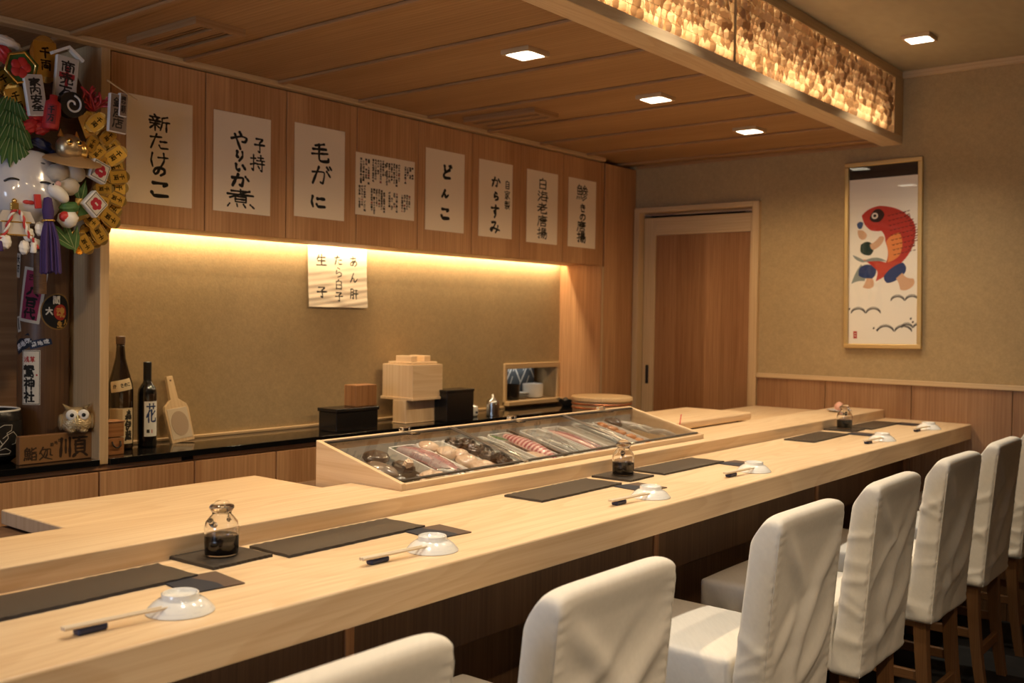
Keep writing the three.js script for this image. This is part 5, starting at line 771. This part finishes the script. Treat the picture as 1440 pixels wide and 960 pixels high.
// ---------- rake ornament on a bamboo pole, and its neighbours in the alcove
{
  const o = thing('bamboo_pole', 'thick brown bamboo pole with pasted paper stickers in the alcove', 'pole', [1.765, SHELF, -3.6]); const r = 0.086;
  part(o, 'cane', grain(lathe([[0, 0], [r, 0], [r, 0.42], [r + 0.004, 0.428], [r, 0.436], [r - 0.001, 0.82], [r + 0.003, 0.828], [r - 0.001, 0.836], [r - 0.002, 1.35], [0, 1.35]], 40), 1), std({ map: woodT.dark, roughness: 0.45 }));
  const A = (px) => { const d = (px - 62) / 34; return face(1.765, -3.6) + Math.PI * 0 + Math.asin(Math.max(-0.98, Math.min(0.98, d))); };
  const st = (px, py, wpx, hpx, spin, mat, l) => part(o, 'sticker', patch(r + 0.0012, A(px), wpx / 395 * 1.0, hpx / 395, atZ(px, py, -3.53).y - SHELF, spin), mat, l);
  st(47, 415, 33, 76, -0.16, printed(130, 300, (c, w, h) => { fill(c, w, h, '#c9c3b6'); c.fillStyle = '#8e2b4c'; c.fillRect(16, 16, w - 32, h - 32); c.fillStyle = '#c9c3b6'; column(c, '八百代', 30, 100, 54, 62, 10, '#120f10', 70); column(c, '魂', 34, 34, 44, 50, 4, '#1d1418', 60); }), 'pink and white sticker with three black characters');
  st(46, 531, 26, 76, 0, printed(120, 340, (c, w, h) => { fill(c, w, h, '#cfcabd'); c.strokeStyle = '#1a1a1a'; c.lineWidth = 3; c.strokeRect(5, 5, w - 10, h - 10); ['浅', '草'].forEach((ch, i) => brush(c, ch, 14 + i * 40, 40, 36, 4, '#a02222')); column(c, '鷲神社', 14, 96, 74, 78, 10, '#121212', 72); c.fillStyle = '#a02222'; c.fillRect(94, 150, 10, 10); }), 'white shrine sticker with three large characters');
  st(36, 484, 32, 18, 0.5, printed(160, 90, (c, w, h) => { fill(c, w, h, '#1d2636'); ['築', '地', '魂'].forEach((ch, i) => brush(c, ch, 10 + i * 48, 22, 44, 6, '#d5d8da')); }), 'dark blue sticker with white characters');
  st(58, 482, 30, 11, 0.25, printed(160, 60, (c, w, h) => { fill(c, w, h, '#22304a'); ['築', '地', '魂'].forEach((ch, i) => brush(c, ch, 16 + i * 44, 12, 36, 5, '#d5d8da')); }), 'narrow blue sticker');
  st(31, 456, 9, 22, 0.2, printed(40, 90, (c, w, h) => { fill(c, w, h, '#c9c3b6'); c.fillStyle = '#222'; c.fillRect(12, 10, 14, 66); }), 'tiny pale sticker'); st(30, 372, 13, 34, -0.1, printed(60, 150, (c, w, h) => { fill(c, w, h, '#c4beb0'); column(c, '大万', 8, 14, 46, 56, 8, '#16161a', 44); }), 'small pale sticker under the ornament');
  const disc = new THREE.RingGeometry(0.0005, 25 / 385, 44, 8), P = disc.attributes.position, a0 = A(80); for (let i = 0; i < P.count; i++) { const a = a0 + P.getX(i) / r * 0.9; P.setXYZ(i, Math.sin(a) * (r + 0.0018), atZ(75, 438, -3.53).y - SHELF + P.getY(i), Math.cos(a) * (r + 0.0018)); } disc.computeVertexNormals();
  part(o, 'sticker', disc, printed(200, 200, (c, w, h) => { fill(c, w, h, '#8a6a3a'); c.fillStyle = '#14120f'; c.beginPath(); c.arc(100, 100, 92, 0, 7); c.fill(); c.fillStyle = '#a83226'; c.beginPath(); c.arc(118, 104, 44, 0, 7); c.fill(); brush(c, '魂', 90, 76, 56, 7, '#c79a4a'); brush(c, '大', 28, 76, 42, 7, '#d8d4c8'); brush(c, '間', 70, 14, 44, 6, '#d8d4c8'); brush(c, '生', 96, 152, 36, 6, '#c79a4a'); brush(c, '八', 140, 140, 36, 6, '#c79a4a'); }), 'round black and red sticker with a gold edge');
}
{ // drum shaped black pot
  const p = atZ(-22, 640, -3.57), o = thing('black_pot', 'round black pot with a white scratched bull drawing', 'pot', [p.x, SHELF, -3.57]), R = 0.122, a = face(p.x, -3.57);
  part(o, 'bowl', lathe([[0, 0], [0.08, 0], [0.105, 0.02], [R, 0.075], [R - 0.004, 0.15], [R - 0.012, 0.178], [R - 0.018, 0.178], [R - 0.014, 0.15], [0.1, 0.03], [0, 0.015]], 40), M.black);
  part(o, 'rim', new THREE.TorusGeometry(R - 0.014, 0.004, 8, 48).rotateX(Math.PI / 2).translate(0, 0.179, 0), M.white, 'pale rim');
  part(o, 'drawing', patch(R + 0.0012, a + 0.5, 0.16, 0.115, 0.088), std({ roughness: 0.4, map: canvasTex(320, 230, (c, w, h) => { fill(c, w, h, '#1d1c1c'); c.strokeStyle = '#c8c6bd'; c.lineWidth = 4; c.lineJoin = 'round'; const L = (pts) => { c.beginPath(); pts.forEach((p, i) => (i ? c.lineTo(...p) : c.moveTo(...p))); c.stroke(); }; L([[20, 60], [60, 36], [110, 44], [160, 20], [220, 24], [214, 60], [180, 76], [190, 110], [150, 150], [90, 190], [40, 200]]); L([[150, 110], [180, 90], [230, 70], [262, 100], [250, 150], [218, 156]]); L([[130, 120], [150, 150], [120, 190], [170, 176], [210, 200], [196, 216], [140, 214], [60, 216]]); L([[40, 110], [70, 90], [96, 120], [60, 150], [30, 140]]); }) }), 'white line drawing of a bull');
}
{ const p = atZ(77, 650, -3.43), o = thing('name_board', 'brown wooden name board with dark carved brush characters', 'sign', [p.x, SHELF, -3.425], 0.02);
  part(o, 'board', grain(span(-0.132, 0.132, 0, 0.097, -0.012, 0.012), 0), std({ map: woodT.leg, roughness: 0.5 }));
  part(o, 'lettering', new THREE.PlaneGeometry(0.258, 0.092).translate(0, 0.0485, 0.0126), std({ roughness: 0.5, map: canvasTex(516, 184, (c, w, h) => { const gr = ['#86603a', '#7c5833', '#8c663f']; for (let y = 0; y < h; y++) { c.fillStyle = gr[(y * 7 + (y >> 3)) % 3]; c.fillRect(0, y, w, 1); } brush(c, '鮨', 26, 76, 92, 9, '#2a1a0e'); brush(c, '処', 128, 78, 96, 9, '#2a1a0e'); brush(c, '順', 268, 20, 210, 16, '#2a1a0e', 150); ['築', '地', '魂'].forEach((ch, i) => brush(c, ch, 206 + i * 28, 56 - i * 13, 26, 3, '#2a1a0e')); }) }), 'dark brush characters');
}
{ // gold owl
  const p = atZ(107, 600, -3.425), o = thing('owl_figurine', 'gold owl figurine with big round eyes on the name board', 'figurine', [p.x, SHELF + 0.097, -3.425], -0.35);
  const G = std({ color: lin(0.78, 0.62, 0.36), metalness: 0.7, roughness: 0.25, bumpMap: grey((u, v) => vn(u * 40, v * 40, 40, 40, 6), [2, 2]), bumpScale: 0.002 });
  part(o, 'body', lathe([[0, 0], [0.036, 0.001], [0.05, 0.016], [0.054, 0.035], [0.047, 0.06], [0.034, 0.078], [0.02, 0.086], [0, 0.088]], 36).scale(1, 1, 0.85), G);
  for (const s of [-1, 1]) { part(o, 'eye', merge([lathe([[0, 0.006], [0.014, 0.005], [0.019, 0.001], [0.019, -0.004], [0, -0.004]], 24).rotateX(Math.PI / 2).translate(s * 0.019, 0.062, 0.036)]), M.white, 'big white eye'); part(o, 'pupil', ball(0.0075, s * 0.019, 0.062, 0.04, 1, 1, 0.6, 14), M.black); part(o, 'ear', new THREE.ConeGeometry(0.01, 0.028, 10).rotateZ(-s * 0.75).translate(s * 0.037, 0.092, 0.012), G); part(o, 'wing', ball(0.024, s * 0.05, 0.036, 0, 0.4, 1.2, 0.9, 16), G); part(o, 'foot', ball(0.011, s * 0.02, 0.006, 0.036, 1.2, 0.6, 1, 12), G); }
  part(o, 'beak', new THREE.ConeGeometry(0.006, 0.016, 10).rotateX(Math.PI * 0.85).translate(0, 0.052, 0.047), M.gold);
}
{ // the rake ornament itself
  const ZK = -3.27, c0 = atZ(70, 330, ZK), o = thing('rake_ornament', 'large festive rake ornament crowded with gold coins, a white mask and lucky charms', 'ornament', [c0.x, c0.y, ZK]);
  const U = 1 / 385; // metres per pixel at this depth, about
  const at = (px, py, dz = 0) => { const p = atZ(px, py, ZK + dz); return [p.x - c0.x, p.y - c0.y, dz]; };
  const put = (m, px, py, dz = 0, rz = 0, ry = 0, rx = 0) => { m.position.set(...at(px, py, dz)); m.rotation.set(rx, ry, rz); return m; };
  const P = (n, g, m, l) => part(o, n, g, m, l);
  const kan = (w, h, bg, text, col, sw, red) => printed(w, h, (c) => { fill(c, w, h, bg); if (red) { c.fillStyle = '#9c2430'; c.fillRect(w * 0.12, h * 0.36, w * 0.76, h * 0.12); c.fillRect(w * 0.42, h * 0.2, w * 0.16, h * 0.5); } column(c, text, w * 0.16, h * 0.08, h * 0.84 / text.length * 0.92, h * 0.84 / text.length, sw, col, w * 0.68); }, { roughness: 0.5 });
  // backing rake
  put(P('rake_head', merge([extr(oval(0.19, 0.3), 0.02, 0.004), cyl(0.02, 0.02, 0.3, 0, -0.35, 0.01)]), M.dark), 55, 200, -0.06);
  const goldLeaf = std({ color: lin(0.76, 0.55, 0.2), metalness: 0.95, roughness: 0.22 });
  const coinInk = std({ metalness: 0.8, roughness: 0.35, map: canvasTex(120, 190, (c, w, h) => { fill(c, w, h, '#d8ab4c'); column(c, '千両', 30, 28, 60, 68, 7, '#33240c', 58); }) });
  const coinG = extr(oval(0.04, 0.062), 0.006, 0.0015), coinFace = new THREE.PlaneGeometry(0.06, 0.09).translate(0, 0, 0.0079);
  const coin = (px, py, s, rz, dz, ry = 0) => { const m = put(P('gold_coin', coinG, goldLeaf), px, py, dz, rz, ry); m.scale.setScalar(s); part(m, 'coin_lettering', coinFace, coinInk); };
  coin(62, 84, 1.25, 0.05, -0.02); coin(23, 143, 0.95, 0.35, 0.02); coin(8, 118, 0.9, 0.6, 0.0);
  for (let i = 0; i < 17; i++) { const a = 1.15 - i * 0.16, q = 1 + (i % 2) * 0.06; coin(98 + Math.cos(a) * 64 * q, 252 - Math.sin(a) * 90 * q, 0.62 + (i % 3) * 0.06, a - 1.5 + rr(-0.3, 0.3), 0.015 + (i % 2) * 0.018, rr(-0.4, 0.4)); }
  for (let i = 0; i < 8; i++) { const a = 0.9 - i * 0.26; coin(100 + Math.cos(a) * 46, 256 - Math.sin(a) * 68, 0.55, a - 1.4, 0.035, rr(-0.4, 0.4)); }
  put(P('gold_fan', extr([[0, 0], [0.07, 0.045], [0.055, 0.075], [0.02, 0.095], [-0.025, 0.095], [-0.055, 0.075]], 0.004, 0.001), M.gold), 122, 202, 0.02, -0.25);
  // white mask with black hair
  { const g = ball(1, 0, 0, 0, 0.112, 0.128, 0.06, 36), Q = g.attributes.position;
    for (let i = 0; i < Q.count; i++) { const x = Q.getX(i), y = Q.getY(i); let z = Q.getZ(i); if (z > 0) { z += 0.016 * Math.exp(-((x) ** 2) / 0.0002 - ((y + 0.005) ** 2) / 0.0006) + 0.016 * (Math.exp(-((x - 0.05) ** 2 + (y + 0.04) ** 2) / 0.0016) + Math.exp(-((x + 0.05) ** 2 + (y + 0.04) ** 2) / 0.0016)); } Q.setXYZ(i, x * (1 + 0.12 * Math.max(0, -y / 0.128) * (y > -0.09 ? 1 : 0.4)), y, z); } g.computeVertexNormals();
    const m = put(P('mask', g, phys({ color: lin(0.62, 0.62, 0.66), roughness: 0.16, clearcoat: 0.6 }), 'smiling white lacquered mask'), 36, 262, 0.02, -0.04, -0.25);
    const arc = (x, y, w, h, rr0) => tube([[x - w, y - h, 0.052], [x - w * 0.4, y, 0.06], [x + w * 0.4, y, 0.06], [x + w, y - h, 0.052]], rr0, 16, 6);
    for (const s of [-1, 1]) { part(m, 'eye', arc(s * 0.046, 0.012, 0.026, 0.009, 0.0035), M.black); part(m, 'eyebrow', ball(0.012, s * 0.034, 0.073, 0.04, 1.2, 0.45, 0.5, 12), std({ color: lin(0.12, 0.12, 0.14), roughness: 0.4 })); }
    part(m, 'lips', merge([ball(0.011, -0.006, -0.056, 0.062, 1.1, 0.6, 0.5, 14), ball(0.011, 0.006, -0.056, 0.062, 1.1, 0.6, 0.5, 14)]), M.red, 'small red lips');
    part(m, 'hair', new THREE.SphereGeometry(1, 32, 12, 0, 7, 0, 0.62).scale(0.12, 0.134, 0.064).translate(0, 0.004, -0.006), M.black, 'black hair'); for (const s of [-1, 1]) part(m, 'side_hair', ball(0.03, s * 0.108, 0.03, 0.0, 0.5, 1.9, 0.8, 16), M.black); }
  // leaves: long pine leaf bundle at the left, smaller ones below
  const leafShape = extr([[0, -0.045], [0.012, -0.015], [0.013, 0.012], [0, 0.05], [-0.013, 0.012], [-0.012, -0.015]], 0.003, 0.001), leafEdge = M.green;
  const veinM = std({ color: lin(0.32, 0.4, 0.2), roughness: 0.6 });
  for (let i = 0; i < 24; i++) { const r = Math.floor(i / 6), k = i % 6, m = put(P('pine_leaf', leafShape, leafEdge), -4 + k * 8 + r * 2 - (r % 2) * 3, 152 + r * 19 + k * 3, 0.03 + r * 0.008, -0.5 + k * 0.2, 0.2); part(m, 'vein', bx(0.0016, 0.085, 0.001, 0, 0.0, 0.0045), veinM); }
  for (const [px, py, rz] of [[108, 268, 0.3], [116, 272, -0.2], [122, 282, -0.7], [96, 330, 0.4], [106, 338, -0.1], [92, 342, 1.1], [84, 328, 0.8]]) { const m = put(P('pine_leaf', leafShape, leafEdge), px, py, 0.06, rz); part(m, 'vein', bx(0.0016, 0.085, 0.001, 0, 0, 0.0045), veinM); }
  // plaques
  const plaque = (px, py, w, h, rz, mat, n, dz = 0.03, l) => { const m = put(P(n, rb(w, h, 0.016, 0.004), M.white, l), px, py, dz, rz); part(m, 'plaque_print', new THREE.PlaneGeometry(w - 0.006, h - 0.006).translate(0, 0, 0.0085), mat); return m; };
  plaque(49, 134, 0.062, 0.13, 0.16, kan(110, 250, '#b9b4ad', '家内安全', '#141214', 8), 'plaque', 0.05, 'pale plaque with four black characters');
  { const m = plaque(92, 112, 0.075, 0.15, -0.08, kan(120, 250, '#bdb8b2', '商売万', '#151215', 8, true), 'plaque', 0.02, 'pale roofed plaque with red and black writing'); part(m, 'plaque_roof', extr([[-0.055, 0], [0, 0.035], [0.055, 0], [0.05, -0.008], [0, 0.024], [-0.05, -0.008]], 0.02, 0.001).translate(0, 0.078, -0.01), M.white); }
  plaque(165, 160, 0.066, 0.13, -0.05, kan(150, 290, '#8f7a66', '銀座店', '#15110e', 9), 'plaque', 0.06, 'tan banner plaque with black writing'); plaque(172, 148, 0.03, 0.08, -0.05, kan(70, 190, '#8f7a66', '惣順', '#15110e', 6), 'plaque', 0.064); 
  put(P('banner_rod', cyl(0.003, 0.003, 0.12, 0, 0, 0, 8), M.frame), 172, 127, 0.065, 1.15);
  { const m = put(P('red_keg', lathe([[0, -0.05], [0.024, -0.05], [0.027, 0], [0.024, 0.036], [0.012, 0.045], [0.012, 0.06], [0, 0.06]], 24), M.red, 'red bottle charm'), 73, 160, 0.06, -0.1); part(m, 'plaque_print', patch(0.0275, -0.5, 0.03, 0.062, -0.006), kan(60, 130, '#8d1f27', '千万', '#141010', 6)); }
  put(P('flower_plaque', merge([extr(oval(0.055, 0.055, 6), 0.01, 0.003)]), M.green, 'green and gold six sided plaque'), 29, 95, 0.035, 0.3); put(P('flower_ring', new THREE.TorusGeometry(0.05, 0.0045, 6, 6), M.gold), 29, 95, 0.05, 0.3);
  for (let i = 0; i < 5; i++) put(P('flower_petal', ball(0.016, 0, 0, 0, 1, 1, 0.4, 12), M.red), 29 + Math.cos(i * 1.257) * 8, 95 + Math.sin(i * 1.257) * 8, 0.055);
  { const m = put(P('drum', cyl(0.042, 0.042, 0.03, 0, 0, 0, 28).rotateX(Math.PI / 2), M.black, 'black drum with a white swirl'), 99, 148, 0.045); part(m, 'swirl', tube(Array.from({ length: 15 }, (_, i) => { const a = i * 0.55, r = 0.006 + i * 0.0018; return [Math.cos(a) * r, Math.sin(a) * r, 0.016]; }), 0.0035, 50, 5), M.white); }
  { const twig = []; for (let i = 0; i < 26; i++) { const a = rr(0.4, 2.7), l = rr(0.03, 0.085), b = a + rr(-0.5, 0.5); twig.push(tube([[rr(-0.01, 0.01), 0, rr(-0.01, 0.01)], [Math.cos(a) * l * 0.6, Math.sin(a) * l * 0.6, rr(-0.01, 0.015)], [Math.cos(b) * l, Math.sin(b) * l, rr(-0.01, 0.02)]], 0.004, 8, 5)); } put(P('red_coral', merge(twig), std({ color: lin(0.42, 0.03, 0.03), roughness: 0.3 }), 'branching red coral'), 130, 155, 0.03); }
  put(P('feather', blob(0.03, 1.6, 0.7, 0.4, 0.08, 8), M.white, 'white feather tuft'), 8, 60, 0.02, -0.2);
  for (const [px, py, c] of [[60, 178, M.red], [40, 178, M.red], [58, 205, M.navy], [8, 78, M.red], [68, 222, M.navy], [50, 160, M.red]]) put(P('silk_knot', blob(0.026, 1.3, 0.9, 0.6, 0.15, 6), c), px, py, 0.03, rr(-1, 1));
  // straw hat, gold owl, white bales, mouse, turnip
  put(P('straw_hat', lathe([[0.092, 0], [0.088, 0.004], [0.04, 0.014], [0.034, 0.02], [0, 0.024], [0, 0.02], [0.03, 0.014], [0.092, 0]], 32), std({ color: lin(0.42, 0.26, 0.12), roughness: 0.8 }), 'straw hat'), 101, 226, 0.08, 0.05, 0, 0.35);
  { const m = put(P('owl', ball(0.042, 0, 0, 0, 1.1, 1.05, 0.85, 24), std({ color: lin(0.5, 0.4, 0.26), metalness: 0.9, roughness: 0.35 }), 'gold and silver owl charm'), 98, 208, 0.09, 0, 0.2); for (const s of [-1, 1]) { part(m, 'eye', ball(0.012, s * 0.018 - 0.008, 0.014, 0.032, 1, 1, 0.5, 14), M.gold); part(m, 'pupil', ball(0.005, s * 0.018 - 0.008, 0.014, 0.038, 1, 1, 0.5, 10), M.black); part(m, 'ear', new THREE.ConeGeometry(0.011, 0.028, 8).translate(s * 0.03 - 0.004, 0.045, 0), M.gold); } part(m, 'wing', ball(0.03, 0.036, -0.004, 0.012, 0.6, 1.1, 0.8, 16), M.gold); }
  const bale = () => { const g = ball(0.033, 0, 0, 0, 1.1, 0.92, 1, 28), Q = g.attributes.position; for (let i = 0; i < Q.count; i++) { const a = Math.atan2(Q.getY(i), Q.getX(i)), k = 1 + 0.035 * Math.cos(a * 10); Q.setX(i, Q.getX(i) * k); Q.setY(i, Q.getY(i) * k); } g.computeVertexNormals(); return g; };
  const baleM = std({ color: lin(0.5, 0.45, 0.38), roughness: 0.6 }); for (const [px, py] of [[81, 243], [104, 243], [95, 262]]) put(P('white_bale', bale(), baleM, 'ribbed white bale'), px, py, 0.08, rr(-0.5, 0.5));
  { const m = put(P('mouse', ball(0.026, 0, 0, 0, 1.5, 0.85, 0.9, 22), M.white, 'white mouse charm'), 82, 272, 0.1, -0.65); part(m, 'ear', ball(0.01, -0.022, 0.02, 0.01, 1, 1, 0.4, 12), std({ color: lin(0.6, 0.35, 0.33), roughness: 0.5 })); part(m, 'eye', ball(0.003, -0.034, 0.006, 0.014, 1, 1, 1, 8), M.black); }
  { const m = put(P('turnip', lathe([[0, -0.035], [0.02, -0.028], [0.034, -0.005], [0.026, 0.015], [0.01, 0.022], [0, 0.024]], 24), M.white, 'white turnip charm with a green crown'), 95, 306, 0.09, 0.2); part(m, 'crown', blob(0.026, 1.2, 0.8, 0.8, 0.12, 6), M.green).position.set(0.008, 0.03, 0.004); part(m, 'red_patch', ball(0.018, -0.016, 0.004, 0.014, 1, 1, 0.8, 14), M.red); }
  const die = printed(100, 100, (c, w, h) => { fill(c, w, h, '#c2bcb2'); c.strokeStyle = '#222'; c.lineWidth = 3; c.strokeRect(5, 5, 90, 90); c.fillStyle = '#a01f30'; for (let i = 0; i < 5; i++) { c.beginPath(); c.arc(50 + Math.cos(i * 1.257) * 19, 50 + Math.sin(i * 1.257) * 19, 17, 0, 7); c.fill(); } c.fillStyle = '#c2bcb2'; c.fillRect(40, 44, 22, 10); });
  for (const [px, py, rz] of [[138, 241, -0.35], [132, 287, -0.75]]) { const m = put(P('flower_tile', rb(0.066, 0.066, 0.026, 0.005), M.white, 'white tile with a red blossom'), px, py, 0.09, rz, 0.1); part(m, 'plaque_print', new THREE.PlaneGeometry(0.06, 0.06).translate(0, 0, 0.0135), die); }
  { const m = put(P('folding_fan', extr([[0, 0], [0.05, 0.075], [0.02, 0.092], [-0.015, 0.09], [-0.035, 0.078]], 0.006, 0.001), M.gold, 'gold and green folding fan'), 102, 315, 0.07, -0.5); part(m, 'fan_band', extr([[0, 0.03], [0.03, 0.06], [0.01, 0.075], [-0.015, 0.07]], 0.003).translate(0, 0, 0.006), M.green); }
  // small shrine with cords, and the purple tassel
  { const m = put(P('shrine', merge([rb(0.1, 0.05, 0.06, 0.004), extr([[-0.07, 0], [0.07, 0], [0.05, 0.045], [-0.05, 0.045]], 0.06, 0.002).translate(0, 0.024, -0.03)]), std({ color: lin(0.5, 0.46, 0.42), roughness: 0.5 }), 'little white and gold shrine'), 20, 322, 0.07, 0, -0.2); m.scale.setScalar(0.8);
    part(m, 'shrine_finial', merge([rb(0.03, 0.03, 0.02, 0.004, 0, 0.088, 0), ball(0.01, 0, 0.11, 0), rb(0.11, 0.006, 0.066, 0.002, 0, 0.026, 0), rb(0.12, 0.006, 0.07, 0.002, 0, -0.024, 0)]), M.gold);
    for (const s of [-1, 1]) { for (let k = 0; k < 2; k++) part(m, 'cord', tube(Array.from({ length: 20 }, (_, i) => { const t = i / 19, a = t * 26 + k * Math.PI; return [s * (0.005 + t * 0.07) + Math.cos(a) * 0.004, 0.07 - t * 0.15 + Math.sin(t * 9) * 0.012, 0.036 + Math.sin(a) * 0.004]; }), 0.005, 80, 5), k ? M.white : M.red, k ? 'white cord strand' : 'red cord strand'); part(m, 'cord_tassel', lathe([[0, 0.02], [0.008, 0.018], [0.01, 0.008], [0.013, -0.02], [0, -0.022]], 12).translate(s * 0.06, -0.07, 0.04), k2(s)); } }
  function k2(s) { return s > 0 ? M.white : M.purple; }
  { const g = []; for (let i = 0; i < 60; i++) { const a = rnd() * 7, r = Math.sqrt(rnd()) * 0.03; g.push(tube([[Math.cos(a) * r * 0.35, 0.0, Math.sin(a) * r * 0.35], [Math.cos(a) * r * 0.9, -0.05, Math.sin(a) * r * 0.9], [Math.cos(a) * r * 1.15, rr(-0.17, -0.155), Math.sin(a) * r * 1.15]], 0.0034, 6, 5)); }
    const m = put(P('tassel', merge(g), M.purple, 'purple silk tassel'), 68, 310, 0.11, 0.03); part(m, 'tassel_head', lathe([[0, -0.01], [0.014, -0.005], [0.018, 0.03], [0.012, 0.07], [0, 0.075]], 20), M.purple); part(m, 'tassel_ring', new THREE.TorusGeometry(0.016, 0.004, 8, 24).rotateX(Math.PI / 2), M.gold); }
  put(P('red_tag', rb(0.022, 0.045, 0.008, 0.003), M.red), 53, 283, 0.1, 0.1);
  for (const [px, py] of [[40, 330], [56, 322], [8, 340], [34, 348], [50, 345]]) put(P('white_bead', blob(0.016, 1, 1.4, 0.8, 0.1, 6), M.white), px, py, 0.09);
}
scene.traverse((o) => { if (o.isMesh) { o.castShadow = true; o.receiveShadow = true; } });
renderer.render(scene, camera);
